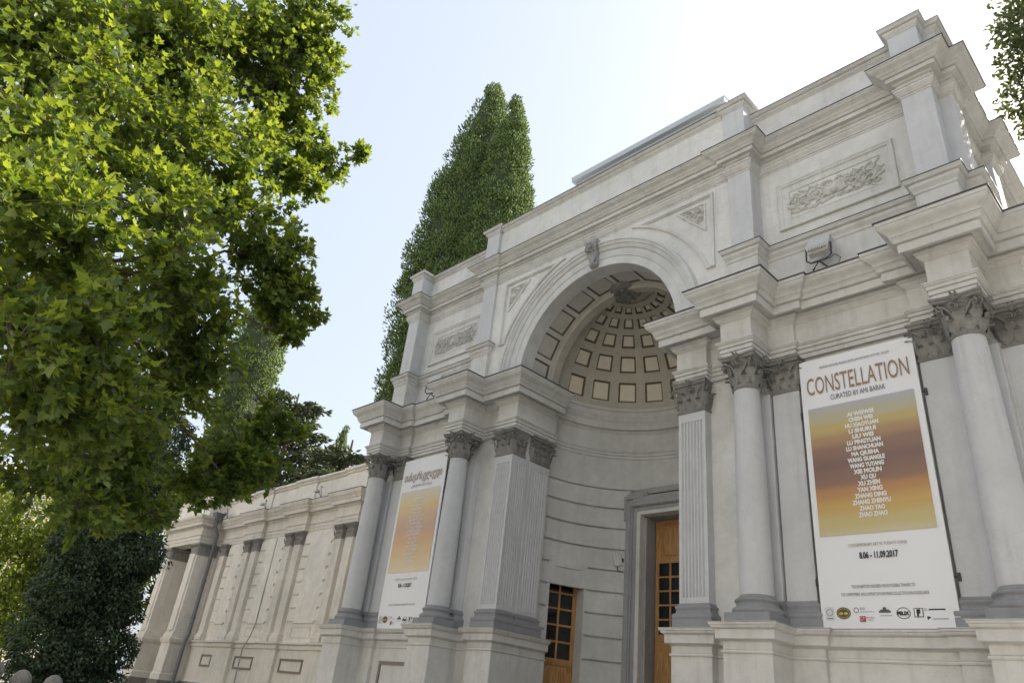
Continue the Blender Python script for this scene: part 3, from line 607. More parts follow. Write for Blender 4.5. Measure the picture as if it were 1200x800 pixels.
# spandrel panels each side of the arch
for sx in (-1, 1):
    P = empty('spandrel_panel'); P.parent = G
    XO_, ZT = 2.98, 9.82; r2 = 2.98
    def tri(ins):
        """corner triangle between the arch and the attic corner, inset"""
        rr = r2 + ins; xo = XO_ - ins + .0; zt = ZT - ins
        pts = []; t0 = math.acos(min(1, xo / rr)) if xo < rr else 0.0; t1 = math.asin(min(1, (zt - 7.0) / rr))
        t0 = max(t0, R_(20))
        n = 16
        for i in range(n + 1):
            t = t0 + (t1 - t0) * i / n; pts.append((rr * math.cos(t), 7.0 + rr * math.sin(t)))
        return [(xo, pts[0][1])] + pts + [(xo, zt)]
    b = MB(); y = .46; rings = []
    for ins, o in ((0, 0), (0, .045), (.02, .055), (.05, .055), (.056, .03), (.075, .03), (.085, 0)): rings.append([(sx * x, y - o, z) for x, z in tri(ins)])
    b.loft(rings, True, False); b.build('frame', M['trim'], P)
    cx, cz = sx * 2.52, 9.36
    b = MB(); pts = [(2.78, 9.62), (2.16, 9.62), (2.40, 9.42), (2.60, 9.22), (2.76, 9.02)]; q = [(sx * x, .452, z) for x, z in pts]; b.ngon(q if sx > 0 else q); 
    for k in range(34):
        ux = random.uniform(2.25, 2.74); c = (sx * ux, .448, random.uniform(max(9.56 - (ux - 2.2) * .85, 9.12), 9.58)); a = random.uniform(0, 6.28); acanthus(b, c, (0, -1, 0), (math.cos(a), 0, math.sin(a)), .05, .085, .012, .008)
    tr_ = [(2.80, 9.65), (2.10, 9.65), (2.80, 8.93)]; tr_i = [(2.765, 9.615), (2.19, 9.615), (2.765, 9.02)]
    n0 = len(b.v)
    b.loft([[(sx * x, y_, z) for x, z in q_] for q_, y_ in ((tr_, .46), (tr_, .428), (tr_i, .428), (tr_i, .455))], True, False)
    for cxy in ((2.63, 9.5, .08), (2.68, 9.3, .06), (2.42, 9.54, .05)): spiral(b, (sx * cxy[0], .44, cxy[1]), (1, 0, 0), (0, 0, 1), cxy[2], 1.6, .014); rosette(b, (sx * cxy[0], .445, cxy[1]), (0, -1, 0), cxy[2] * .6)
    b.build('ornament', M['relief'], P, smooth=50)
# roof lantern behind the parapet
b = MB(); b.box(-1.8, 2.55, 1.7, 5.5, 10.5, 13.2); L_ = b.build('roof_lantern', M['zinc'], G)
b = MB(); b.sweep([(-1.8, 5.5), (-1.8, 1.7), (2.55, 1.7), (2.55, 5.5)], [(0, 12.95), (.03, 12.97), (.03, 13.08), (.06, 13.1), (.06, 13.22), (.11, 13.25), (.11, 13.38), (.2, 13.42), (.2, 13.52), (.22, 13.56), (-.2, 13.62)]); b.box(-1.8, 2.55, 1.7, 5.5, 13.5, 13.6); b.build('eaves', M['zinc'], L_)

# ---- doors
def make_door(parent, W, H, z0, cols, rows_, panel_top, mats, rail=.09, handle_x=None, yoff=0.0):
    """leaf facing -y, centre x=0, bottom z0; stiles, glazing bars, panes, panels, handle"""
    d = empty('door'); d.parent = parent
    st = .09; b = MB(); h = W / 2
    zt = z0 + H; gz1 = zt - st - (panel_top + rail if panel_top else 0); gz0 = gz1 - rows_ * (W - 2 * st) / cols * 1.02
    for x0, x1 in ((-h, -h + st), (h - st, h)): b.box(x0, x1, 0, .05, z0, zt, .004)
    for a, c in ((zt - st, zt), (gz0 - .10, gz0), (z0, z0 + .14)) + (((gz1, gz1 + rail),) if panel_top else ()): b.box(-h + st, h - st, .002, .048, a, c, .004)
    pw, ph = (W - 2 * st) / cols, (gz1 - gz0) / rows_
    for i in range(1, cols): b.box(-h + st + i * pw - .022, -h + st + i * pw + .022, .004, .044, gz0, gz1, .004)
    for j in range(1, rows_): b.box(-h + st, h - st, .006, .042, gz0 + j * ph - .02, gz0 + j * ph + .02, .004)
    b.build('frame', M['wood'], d, 0)
    pm = None
    for i in range(cols):
        for j in range(rows_):
            if pm is None: q = MB(); q.box(-pw / 2, pw / 2, .024, .03, -ph / 2, ph / 2); pm = q.mesh('pane', M['glass'], 0, 0)
            link('pane', pm, d, (-h + st + (i + .5) * pw, 0, gz0 + (j + .5) * ph))
    def panel(a, c):
        q = MB(); x0, x1 = -h + st, h - st; rings = []
        for i_, y_ in ((0, .03), (.0, .012), (.025, .008), (.04, .028), (.07, .030), (.09, .012), (.10, .010)): rings.append([(x0 + i_, y_, a + i_), (x1 - i_, y_, a + i_), (x1 - i_, y_, c - i_), (x0 + i_, y_, c - i_)])
        q.loft(rings, True); q.build('panel', M['wood'], d, 0)
    if panel_top: panel(gz1 + rail, zt - st)
    panel(z0 + .14, gz0 - .10)
    hx = handle_x if handle_x is not None else h - .05
    q = MB(); q.box(hx - .02, hx + .02, -.008, .0, gz0 - .30, gz0 - .10, .003); q.tube([(hx, -.008, gz0 - .18), (hx, -.05, gz0 - .18), (hx - .09, -.05, gz0 - .185)], .011, 6); q.build('handle', M['brass'], d, 0)
    return d
FZ = .10 + E
for s in (-1, 1):
    a = s * 67.6; ctr = (CR * math.sin(R_(a)), CY + CR * math.cos(R_(a)))
    T = empty('door_opening', (ctr[0], ctr[1], 0), -R_(a)); T.parent = G
    b = MB(); w_ = .42
    b.box(-w_ - .06, -w_, -.03, .6, FZ, DTOP + E); b.box(w_, w_ + .06, -.03, .6, FZ, DTOP + E); b.box(-w_ - .06, w_ + .06, -.035, .6, DTOP + E, DTOP + E + .1)
    b.box(-w_, w_, .55, .6, FZ, DTOP + E); b.build('door_reveal', M['niche'], T, 0)
    d = make_door(T, .84, 2.93, FZ, 2, 5, 0, None); d.location = (0, .30, 0)
DC = empty('door_casing'); DC.parent = G
b = MB()
for s in (-1, 1):
    for x0, x1, z0, z1, y in ((.96, 1.29, .1, 4.86, 3.50), (1.29, 1.38, 4.26, 4.945, 3.50), (.70, 1.29, 4.86, 4.945, 3.50), (1.06, 1.23, .1, 4.76, 3.46), (1.23, 1.315, 4.32, 4.885, 3.46), (.76, 1.23, 4.80, 4.885, 3.46), (1.10, 1.17, .1, 4.66, 3.43)):
        b.box(*sorted((s * x0, s * x1)), y, 3.75, z0, z1, .008)
b.box(-.96, .96, 3.503, 3.75, 4.50, 4.862, .008); b.box(-1.06, 1.06, 3.463, 3.75, 4.60, 4.80, .008); b.box(-1.10, 1.10, 3.433, 3.75, 4.62, 4.68, .008)
b.box(-1.30, 1.30, 3.62, 4.1, 4.93, 5.06)
b.build('architrave', M['casing'], DC)
b = MB()
for s in (-1, 1): b.box(*sorted((s * .86, s * .96)), 3.49, 3.72, .1, 4.44, .006)
b.box(-.96, .96, 3.492, 3.72, 4.42, 4.503, .006); b.build('fillet', M['relief'], DC)
b = MB()
for s in (-1, 1): b.box(*sorted((s * .80, s * .92)), 3.66, 4.2, .1, 4.45)
b.box(-.9, .9, 3.66, 4.2, 4.395, 4.5); b.box(-.9, .9, 4.15, 4.2, .1, 4.5); b.build('reveal', M['casing'], DC)
for s in (-1, 1):
    T = empty('door_leaf', (s * .385, 3.97, E)); T.parent = G
    d = make_door(T, .76, 4.28, .1, 2, 5, .78, None, handle_x=-s * .33)

# ================================================================== BANNERS
def txt(s, size, xs=1.0, align='CENTER', spacing=1.0, bold=0.0):
    c = bpy.data.curves.new('lettering', 'FONT'); c.body = s; c.size = size; c.align_x = align; c.space_character = spacing; c.resolution_u = 3; c.offset = bold
    o = bpy.data.objects.new('tmp', c); col.objects.link(o); dg = bpy.context.evaluated_depsgraph_get(); me = bpy.data.meshes.new_from_object(o.evaluated_get(dg))
    bpy.data.objects.remove(o); bpy.data.curves.remove(c)
    return me
T_GOLD, T_GREY, T_WHITE, T_BLACK, T_RED, T_NAVY = flat('ink_gold', (.30, .20, .13)), flat('ink_grey', (.10, .10, .12)), flat('ink_white', (.80, .79, .76)), flat('ink_black', (.015, .015, .02)), flat('ink_red', (.35, .04, .05)), flat('ink_navy', (.02, .03, .12))
T_OLIVE, T_CREAMY = flat('ink_olive', (.10, .075, .03)), flat('ink_sand', (.55, .42, .16))
def letter(par, s, x, z, h, mat, width=None, align='CENTER', bold=0.0, name='lettering'):
    """put printed lettering of cap height h; width stretches or condenses the line to that length"""
    me = txt(s, h / .72, 1, align, 1.0, bold); me.materials.clear(); me.materials.append(mat)
    n = len(me.vertices); co = np.empty(n * 3, np.float32); me.vertices.foreach_get('co', co); co = co.reshape(-1, 3)
    if width and n:
        w0 = co[:, 0].max() - co[:, 0].min(); co[:, 0] = (co[:, 0] - (co[:, 0].max() + co[:, 0].min()) / 2) * (width / w0)
    out = np.stack([co[:, 0] + x, co[:, 2] * 0 - .014, co[:, 1] + z], 1).astype(np.float32); me.vertices.foreach_set('co', out.ravel()); me.update()
    return link(name, me, par)
def disc(par, x, z, rx, rz, mat, y=-.006, ring=0, name='logo'):
    b = MB(); n = 28; o = [(x + rx * math.cos(2 * math.pi * k / n), y, z + rz * math.sin(2 * math.pi * k / n)) for k in range(n)]
    if ring:
        i_ = [(x + (rx - ring) * math.cos(2 * math.pi * k / n), y, z + (rz - ring) * math.sin(2 * math.pi * k / n)) for k in range(n)]; b.add(o + i_, [(k, (k + 1) % n, n + (k + 1) % n, n + k) for k in range(n)])
    else: b.ngon(o)
    return b.build(name, mat, par, 0, smooth=0)
def rect(par, x0, x1, z0, z1, mat, y=-.006, name='logo'):
    b = MB(); b.add([(x0, y, z0), (x1, y, z0), (x1, y, z1), (x0, y, z1)], [(0, 1, 2, 3)]); return b.build(name, mat, par, 0, smooth=0)
def banner(cx, label, lang):
    W, H = 1.70, 4.03; r = empty('exhibition_banner', (cx, .47, 1.53 + E)); tag(r, label, 'banner', 'exhibition banners on the facade')
    b = MB(); nx, nz = 8, 20                                # tensioned sheet with very slight slack
    f = lambda x, z: .006 * math.sin(x * 1.3 + z * 2.4) * math.sin(z * 3.1 + x) - .001
    rings = [[(-W / 2, .03, z), (-W / 2, 0, z)] + [(-W / 2 + W * i / nx, f(i, z) if 0 < i < nx else 0, z) for i in range(1, nx)] + [(W / 2, 0, z), (W / 2, .03, z)] for z in [H * j / nz for j in range(nz + 1)]]
    b.loft(rings, True); b.build('sheet', M['white'], r, 0)
    b = MB()
    for x in (-W / 2 + .03, W / 2 - .03): b.tube([(x, .05, .02), (x, .05, H - .02)], .018, 6)
    for z in (.02, H / 2, H - .02): b.tube([(-W / 2 + .03, .05, z), (W / 2 - .03, .05, z)], .018, 6)
    for s in (-1, 1):
        for z in (.62, 3.15): b.tube([(s * (W / 2 - .03), .05, z), (s * (W / 2 + .04), .06, z), (s * (W / 2 + .05), .14, z)], .010, 5); b.box(*sorted((s * (W / 2 + .03), s * (W / 2 + .065))), .05, .08, z - .05, z + .05)
    b.build('mounting_frame', M['iron'], r, 0)
    b = MB(); z0, z1 = 1.235, 3.20; nz = 16; w0 = W / 2 - .085
    b.loft([[(x, -.004 - .004, z) for x in (-w0, w0)] for z in (z0, z1)], False, False); b.build('printed_picture', sunset('sunset_print', z0, z1, lang == 'ka'), r, 0, smooth=0)
    if lang == 'en':
        letter(r, 'CONSTELLATION', 0, 3.43, .30, T_GOLD, 1.50, bold=.0); letter(r, 'CURATED BY AMI BARAK', 0, 3.29, .085, T_GREY, .80)
        letter(r, 'GEORGIAN NATIONAL MUSEUM, DIMITRI SHEVARDNADZE NATIONAL GALLERY', 0, 3.845, .040, T_GREY, 1.05)
        names = ['AI WEIWEI', 'CHEN WEI', 'HU XIAOYUAN', 'LI SHURUI', 'LIU WEI', 'LU PINGYUAN', 'LU SHANCHUAN', 'MA QIUSHA', 'WANG GUANGLE', 'WANG YUYANG', 'XIE MOLIN', 'XU QU', 'XU ZHEN', 'YAN XING', 'ZHANG DING', 'ZHANG ZHENYU', 'ZHAO YAO', 'ZHAO ZHAO']
        for i, nme in enumerate(names): letter(r, nme, .0 + .0 * i, 2.965 - i * .0885, .062, T_WHITE, .043 * len(nme), bold=.005)
        letter(r, 'CONTEMPORARY ART IN TODAY\'S CHINA', 0, 1.06, .045, T_GOLD, .76); letter(r, '8.06 - 11.09.2017', 0, .90, .085, T_BLACK, .50, bold=.004)
        letter(r, 'THE EXHIBITION HAS BEEN MADE POSSIBLE THANKS TO', 0, .515, .042, T_GREY, .80); letter(r, 'THE COMMITMENT AND SUPPORT OF EUROPEAN COLLECTOR JOHN DODELANDE', 0, .415, .042, T_GREY, 1.10)
        fel = 'FELIX'
    else:
        letter(r, 'თანავარსკვლავედი', 0, 3.47, .20, T_GOLD, 1.46, bold=.003); letter(r, 'კურატორი: ამი ბარაკი', 0, 3.29, .07, T_GREY, .80)
        names = ['აი ვეივეი', 'ჩენ ვეი', 'ხუ სიაოიუანი', 'ლი შურუი', 'ლიუ ვეი', 'ლუ პინგიუანი', 'ლუ შანჩუანი', 'მა ციუშა', 'ვანგ გუანგლე', 'ვანგ იუიანგი', 'სიე მოლინი', 'სიუ ციუ', 'სიუ ჟენი', 'იან სინგი', 'ჯანგ დინგი', 'ჯანგ ჟენიუ', 'ჯაო იაო', 'ჯაო ჯაო']
        for i, nme in enumerate(names): letter(r, nme, .0, 2.965 - i * .0885, .055, T_WHITE, .047 * len(nme), bold=.003)
        letter(r, 'თანამედროვე ხელოვნება დღევანდელ ჩინეთში', 0, 1.06, .045, T_GOLD, .85); letter(r, '8.06 - 11.09.2017', 0, .90, .085, T_BLACK, .50, bold=.004)
        letter(r, 'გამოფენა განხორციელდა კოლექციონერის მხარდაჭერით', 0, .50, .04, T_GREY, 1.0)
        fel = 'FELIX'
    # sponsor marks along the foot
    lz = .19
    rect(r, -.79, -.67, lz - .08, lz + .09, flat('ink_pale', (.66, .67, .70))); disc(r, -.73, lz + .02, .045, .045, T_GREY, -.008, .006); rect(r, -.77, -.69, lz - .06, lz - .05, T_GREY, -.008)
    disc(r, -.545, lz + .01, .095, .075, T_OLIVE); disc(r, -.545, lz + .01, .080, .060, T_CREAMY, -.008, .006)
    for s in (-1, 1): disc(r, -.545 + s * .032, lz + .005, .028, .018, T_CREAMY, -.009)
    disc(r, -.375, lz + .045, .034, .034, T_GREY, -.006, .008); letter(r, 'RIO', -.29, lz + .045, .034, T_GREY, .06); rect(r, -.33, -.15, lz + .02, lz + .025, T_GREY)
    rect(r, -.34, -.265, lz - .10, lz - .03, T_RED); letter(r, 'G', -.318, lz - .088, .045, T_WHITE, .026); letter(r, 'T', -.287, lz - .088, .045, T_WHITE, .024); letter(r, 'GEORGIA', -.205, lz - .06, .018, T_RED); letter(r, 'TBILISI', -.205, lz - .09, .018, T_RED)
    rect(r, -.09, .06, lz + .01, lz + .032, T_GREY); rect(r, -.07, .04, lz + .032, lz + .048, T_GREY); disc(r, -.015, lz + .06, .022, .02, T_GREY); rect(r, -.08, .07, lz - .03, lz - .025, T_GREY)
    disc(r, .21, lz, .085, .07, T_BLACK, -.006, .008); rect(r, .135, .285, lz - .025, lz + .024, M['white'], -.008); letter(r, fel, .21, lz - .022, .042, T_BLACK, .145, bold=.004)
    rect(r, .335, .445, lz - .05, lz + .06, T_BLACK); rect(r, .344, .436, lz - .041, lz + .051, M['white'], -.008); letter(r, 'F', .39, lz - .03, .07, T_BLACK, .045, bold=.008)
    disc(r, .475, lz + .04, .014, .014, T_BLACK, -.006, .004); rect(r, .51, .70, lz + .032, lz + .048, T_BLACK); disc(r, .50, lz - .055, .022, .012, T_NAVY); disc(r, .49, lz - .06, .010, .022, T_NAVY, -.007); rect(r, .54, .72, lz - .075, lz - .068, T_GREY)
    return r
br = banner(5.25, 'white banner with English title CONSTELLATION over an orange sunset picture', 'en')
for o in list(br.children):
    pass
bl = banner(-5.21, 'white banner with Georgian lettering over a sunset picture, partly behind a column', 'ka')

# ================================================================== SMALL FITTINGS
def floodlight(name, loc, rz, label):
    r = empty(name, loc, rz); r.scale = (1.1, 1.1, 1.15); tag(r, label, 'floodlight', 'floodlights on the cornice')
    b = MB(); b.loft([[(-.15, -.04, 0), (.15, -.04, 0), (.15, .04, 0), (-.15, .04, 0)], [(-.17, -.09, .06), (.17, -.09, .06), (.17, .06, .06), (-.17, .06, .06)], [(-.17, -.10, .34), (.17, -.10, .34), (.17, .06, .34), (-.17, .06, .34)], [(-.12, -.06, .37), (.12, -.06, .37), (.12, .04, .37), (-.12, .04, .37)]], True)
    b.xf(Matrix.Translation((0, 0, .38)) @ Matrix.Rotation(R_(-28), 4, 'X')); b.build('housing', M['lampgrey'], r, 0)
    b = MB()
    for k in range(9): b.box(-.14 + k * .033, -.125 + k * .033, -.075, -.05, .02, .16)
    b.xf(Matrix.Translation((0, -.03, .38)) @ Matrix.Rotation(R_(-28), 4, 'X')); b.build('cooling_fins', M['lampgrey'], r, 0)
    b = MB(); b.tube([(-.19, 0, .52), (-.19, -.02, .30), (-.12, -.03, .24), (.12, -.03, .24), (.19, -.02, .30), (.19, 0, .52)], .013, 6)
    b.tube([(0, -.03, .24), (-.10, -.02, .12), (-.11, 0, 0)], .014, 6); b.tube([(0, -.03, .24), (.12, .02, .10), (.12, .05, 0)], .014, 6); b.build('bracket', M['iron'], r, 0)
    b = MB(); b.tube([(.12, .05, .28), (.22, .02, .30), (.30, .03, .22), (.24, .05, .12), (.36, .06, .16), (.42, .06, .05)], .007, 5); b.build('cable', M['iron'], r, 0)
    b = MB(); b.box(-.20, .20, -.12, .10, .0, .03, .006); b.build('base_plate', M['zinc'], r, 0)
    return r
floodlight('floodlight', (4.96, .36, 6.995 + E), 0, 'grey floodlight standing on the cornice above the English banner')
floodlight('floodlight', (-5.30, .36, 6.995 + E), R_(15), 'grey floodlight standing on the cornice above the Georgian banner')
r = empty('security_camera', (-1.40, 3.40, 3.42 + E), R_(-36)); tag(r, 'small white security camera on the niche wall beside the tall door', 'camera')
b = MB(); b.box(-.05, .05, -.10, .10, -.14, .14, .02); b.xf(Matrix.Rotation(R_(12), 4, 'X')); b.build('body', M['relief'], r, 0)
b = MB(); b.tube([(0, .02, -.10), (0, .0, -.20), (.02, .06, -.24)], .012, 6); b.build('cable', M['iron'], r, 0)
b = MB(); b.box(-.035, .035, .08, .17, -.04, .05, .005); b.build('bracket', M['iron'], r, 0)

# ================================================================== THE LONG SIDE WING
WG = empty('gallery_wing'); tag(WG, 'low cream side wing with paired pilasters and blank wall bays, left of the entrance', 'building')
WY = 2.75; PC = [-8.6, -11.85, -15.13, -18.35]
b = MB(); b.box(-22.4, -7.3, WY, 4.6, -E, 6.9); b.build('wall', M['wing'], WG)
def wpath(base, step, half, x0=-21.9, x1=-7.2):
    p = [(x0, base)]
    for c in sorted(PC):
        a0, a1 = c - half, c + half; p += [(a0, base), (a0, base - step), (min(a1, x1), base - step)]
        if a1 < x1: p += [(a1, base)]
    if p[-1][0] < x1: p.append((x1, base))
    return p
b = MB(); b.sweep(wpath(WY - .10, .12, .70), [(0, -E), (0, .02), (-.02, .04), (-.02, 1.20), (0, 1.21), (.03, 1.24), (.03, 1.33), (.06, 1.37), (.09, 1.38), (.09, 1.43), (-.2, 1.46)]); d = b.build('dado', M['wingtrim'], WG)
b = MB(); b.sweep(wpath(WY - .10, .12, .70), [(.05, -E), (.05, -.05), (.02, 0), (-.05, 0), (-.05, -E)]); b.build('plinth_course', M['stone'], d)
wa = wpath(WY - .03, .15, .68)
b = MB(); b.sweep(wa, [(-.1, 5.06), (0, 5.06), (0, 5.16), (.015, 5.165), (.015, 5.26), (.05, 5.30), (.05, 5.325), (0, 5.335), (0, 5.62), (.03, 5.63)] + cyma(.03, 5.64, .07, 5.69, 4) + [(-.1, 5.70)]); b.build('entablature', M['wingtrim'], WG)
b = MB(); b.sweep(wa, [(-.1, 5.69), (.17, 5.70), (.18, 5.82), (.20, 5.83)] + cyma(.21, 5.84, .30, 6.02, 6) + [(.31, 6.03), (.31, 6.075), (-.3, 6.11)]); c = b.build('cornice', M['wingtrim'], WG)
b = MB(); b.sweep(wa, [(.25, 6.08), (.325, 6.078), (.327, 6.092), (.2, 6.11), (-.2, 6.12)]); b.build('flashing', M['flash'], c)
wp_ = wpath(WY - .02, .07, .62)
b = MB(); b.sweep(wp_, [(0, 6.05), (0, 6.82)]); b.sweep(wp_, [(-.05, 6.80), (.01, 6.82), (.04, 6.86), (.05, 6.90), (.10, 6.93), (.12, 6.95), (.12, 7.02), (-.3, 7.05)]); b.build('parapet', M['wing'], WG)
def small_capital(W, D, H=.46):
    b = MB(); h = W / 2
    rg = lambda e, z: [(-h - e, -e, z), (h + e, -e, z), (h + e, D, z), (-h - e, D, z)]
    b.loft([rg(0, 0), rg(.02, .01), rg(.02, .03), rg(.003, .035), rg(.004, .25), rg(.035, .37), rg(.05, .38), rg(.05, .40), rg(.08, .42), rg(.08, H)], True)
    for i in range(3): acanthus(b, (-h + (i + .5) * W / 3, -.004, .03), (0, -1, 0), (0, 0, 1), W / 3, .14, .05, .02, 5)
    for i in range(4): acanthus(b, (-h + i * W / 3, -.004, .09), (0, -1, 0) if 0 < i < 3 else (-1 if i == 0 else 1, -1, 0), (0, 0, 1), .12, .19, .06, .04, 5)
    acanthus(b, (h, .07, .04), (1, 0, 0), (0, 0, 1), .13, .15, .05, .02, 5)
    for s in (-1, 1): spiral(b, (s * (h + .02), -.05, .36), Vector((s, -.4, 0)).normalized(), (0, 0, 1), .05, 1.2, .014, None, 10)
    return b.mesh('capital', M['winggrey'], 0, 50)
SC = small_capital(.42, .13)
b = MB(); b.box(-.21, .21, 0, .16, 1.70, 4.62, .006); SHW = b.mesh('pilaster', M['wingtrim'], 0)
b = MB(); b.sweep([(-.21, .16), (-.21, 0), (.21, 0), (.21, .16)], [(.06, 1.45), (.06, 1.53), (.07, 1.56), (.06, 1.60), (.03, 1.62), (.04, 1.66), (.03, 1.69), (0, 1.72), (-.03, 1.72)]); SBW = b.mesh('base', M['wingtrim'], 0)
for c in PC + [-20.75]:
    for dx in ((-.34, .34) if c > -20 else (0,)):
        s = link('pilaster', SHW, WG, (c + dx, WY - .15, E)); link('base', SBW, s); link('capital', SC, s, (0, 0, 4.60))
# quoin blocks, blank panels, dado frames in each bay
b = MB(); b.box(-.20, .20, -.055, .02, -.168, .168, .012); QB = b.mesh('quoin_block', M['wing'], 0); b = MB(); b.box(-.11, .11, -.055, .02, -.168, .168, .012); QB2 = b.mesh('quoin_block', M['wing'], 0)
for i in range(3):
    xa, xb = PC[i + 1] + .68, PC[i] - .68
    for x, qm in ((xa + .20, QB), (xb - .11, QB2)):
        for k in range(7): link('quoin_block', qm, WG, (x, WY, E + 2.26 + k * .42))
    b = MB(); b.box(xa + .395, xb - .215, WY - .052, WY + .02, 2.03, 5.0, .01); b.build('wall_panel', M['wing'], WG)
    frame_sweep(xa + .35, xb - .35, 1.60, 1.93, WY, [(0, 0), (0, .02), (.03, .02), (.035, 0)]).build('panel_moulding', M['wingtrim'], WG)
    frame_sweep(xa + .25, xb - .25, .55, .96, WY - .08, [(0, 0), (0, .03), (.06, .03), (.065, .0)]).build('panel_frame', M['darkwood'], WG)
xa, xb = -20.4, PC[3] - .68
for k in range(7): link('quoin_block', QB, WG, (xa + .20, WY, E + 2.26 + k * .42)); link('quoin_block', QB2, WG, (xb - .11, WY, E + 2.26 + k * .42))
b = MB(); b.box(xa + .395, xb - .215, WY - .052, WY + .02, 2.03, 5.0, .01); b.build('wall_panel', M['wing'], WG)
frame_sweep(xa + .25, xb - .25, .55, .96, WY - .08, [(0, 0), (0, .03), (.06, .03), (.065, .0)]).build('panel_frame', M['darkwood'], WG)
# end pavilion: portal of two stout piers under a heavy entablature
PV = MB(); 
for x0, x1 in ((-22.35, -21.62), (-25.25, -24.55)):
    b = MB(); b.box(x0, x1, 1.95, 2.9, 1.65, 5.05, .008); b.box(x0 + .12, x1 - .12, 1.89, 1.96, 1.7, 4.62, .006); s = b.build('pier', M['wing'], WG)
    b = MB(); b.sweep([(x0, 2.9), (x0, 1.95), (x1, 1.95), (x1, 2.9)], [(.10, -E), (.10, .15), (.06, .2), (.06, 1.22), (.10, 1.26), (.12, 1.36), (.12, 1.42), (.07, 1.44), (.07, 1.54), (.03, 1.60), (.03, 1.66), (0, 1.70), (-.1, 1.72)]); b.build('pedestal', M['wingtrim'], s)
    b = MB(); b.sweep([(x0, 2.9), (x0, 1.95), (x1, 1.95), (x1, 2.9)], [(-.02, 4.58), (.03, 4.60), (.03, 4.64), (.005, 4.66), (.01, 4.88), (.05, 4.98), (.08, 5.0), (.08, 5.06), (-.1, 5.08)])
    for k in range(6): acanthus(b, (x0 + .08 + k * (x1 - x0 - .16) / 5, 1.95, 4.66), (0, -1, 0), (0, 0, 1), .15, .26, .07, .03, 5)
    for k in range(5): acanthus(b, (x1, 2.03 + k * .18, 4.66), (1, 0, 0), (0, 0, 1), .15, .26, .07, .03, 5)
    b.build('capital', M['winggrey'], s)
    b = MB(); b.sweep([(x0, 2.9), (x0, 1.95), (x1, 1.95), (x1, 2.9)], [(.14, -E), (.14, -.1), (.11, -.05), (.05, -.05), (.05, -E)]); b.build('plinth_course', M['stone'], s)
ep = [(-25.45, 5), (-25.45, 1.90), (-21.70, 1.90), (-21.70, 2.9)]
b = MB(); b.sweep(ep, [(-.5, 5.07), (0, 5.07), (0, 5.20), (.02, 5.21), (.02, 5.33), (.06, 5.38), (0, 5.40), (0, 5.66), (.08, 5.74), (.18, 5.76), (.18, 5.88), (.22, 5.90)] + cyma(.22, 5.91, .33, 6.08, 6) + [(.34, 6.13), (-.5, 6.16)]); b.build('pavilion_entablature', M['wingtrim'], WG)
b = MB(); b.box(-25.3, -21.78, 2.0, 4.6, 6.1, 6.85); b.sweep([(-25.3, 4.6), (-25.3, 2.0), (-21.78, 2.0), (-21.78, 4.6)], [(-.05, 6.82), (.01, 6.84), (.06, 6.92), (.10, 6.95), (.10, 7.03), (-.3, 7.06)]); b.build('pavilion_parapet', M['wing'], WG)
b = MB(); b.box(-25.3, -21.8, 4.3, 4.6, -E, 6.1); b.box(-25.3, -24.5, 2.9, 4.4, -E, 6.1); b.build('portal_back', M['wing'], WG)
b = MB(); b.box(-24.42, -22.78, 3.2, 3.3, 3.3, 3.5); b.build('portal_lamp_beam', M['iron'], WG)
# rainwater pipe in the corner and small lamp brackets on the wing cornice
dpz = [(-21.35, 2.25, 6.16 + E), (-21.35, 2.22, 5.75 + E), (-21.38, 2.42, 5.45 + E), (-21.40, 2.44, 1.6 + E), (-21.35, 2.35, 1.3 + E), (-21.35, 2.35, .1)]
r = empty('rainwater_pipe', (-21.35, 2.35, 0)); tag(r, 'dark grey rainwater pipe in the corner of the side wing', 'pipe')
b = MB(); b.tube([(x + 21.35, y - 2.35, z) for x, y, z in dpz], .075, 10); b.build('pipe', M['pipe'], r, 0)
b = MB(); b.loft([[(-.10, -.10, 0), (.10, -.10, 0), (.10, .10, 0), (-.10, .10, 0)], [(-.22, -.22, .3), (.22, -.22, .3), (.22, .2, .3), (-.22, .2, .3)]], True); b.build('hopper', M['pipe'], r, 0, (0, -.1, 6.0 + E))
b = MB()
for z in (5.0, 3.6, 2.2): b.lathe([(.075, z + E), (.09, z + E), (.09, z + E + .06), (.075, z + E + .06)], -.05, .09, 10)
b.build('clip', M['pipe'], r, 0)
for i, (x, lab) in enumerate(((-13.6, 'thin wire bracket lamp on the wing cornice nearest the columns'), (-17.6, 'thin wire bracket lamp in the middle of the wing cornice'), (-20.9, 'thin wire bracket lamp on the wing cornice by the rainwater pipe'))):
    r = empty('lamp_bracket', (x, 2.45, 6.10 + E)); tag(r, lab, 'lamp', 'bracket lamps on the wing')
    b = MB(); b.tube([(0, 0, 0), (0, -.1, .35), (.3, -.25, .30), (.55, -.3, .18)], .014, 5); b.tube([(0, 0, 0), (-.35, .0, .28)], .012, 5); b.build('arm', M['iron'], r, 0)
    b = MB(); b.box(-.5, -.25, -.08, .04, .22, .30, .01); b.build('lamp_head', M['lampgrey'], r, 0)
tag(link('lightning_wire', (lambda q: q.mesh('lightning_wire', M['winggrey'], 0))(MB().tube([(-16.7, 2.55, 0), (-16.68, 2.5, 1.2 + E), (-16.6, 2.62, 1.6 + E), (-16.55, 2.68, 2.0 + E), (-16.55, 2.70, 5.0 + E)], .022, 6))), 'thin pale vertical conductor rod on the wing wall between pilaster pairs', 'rod')

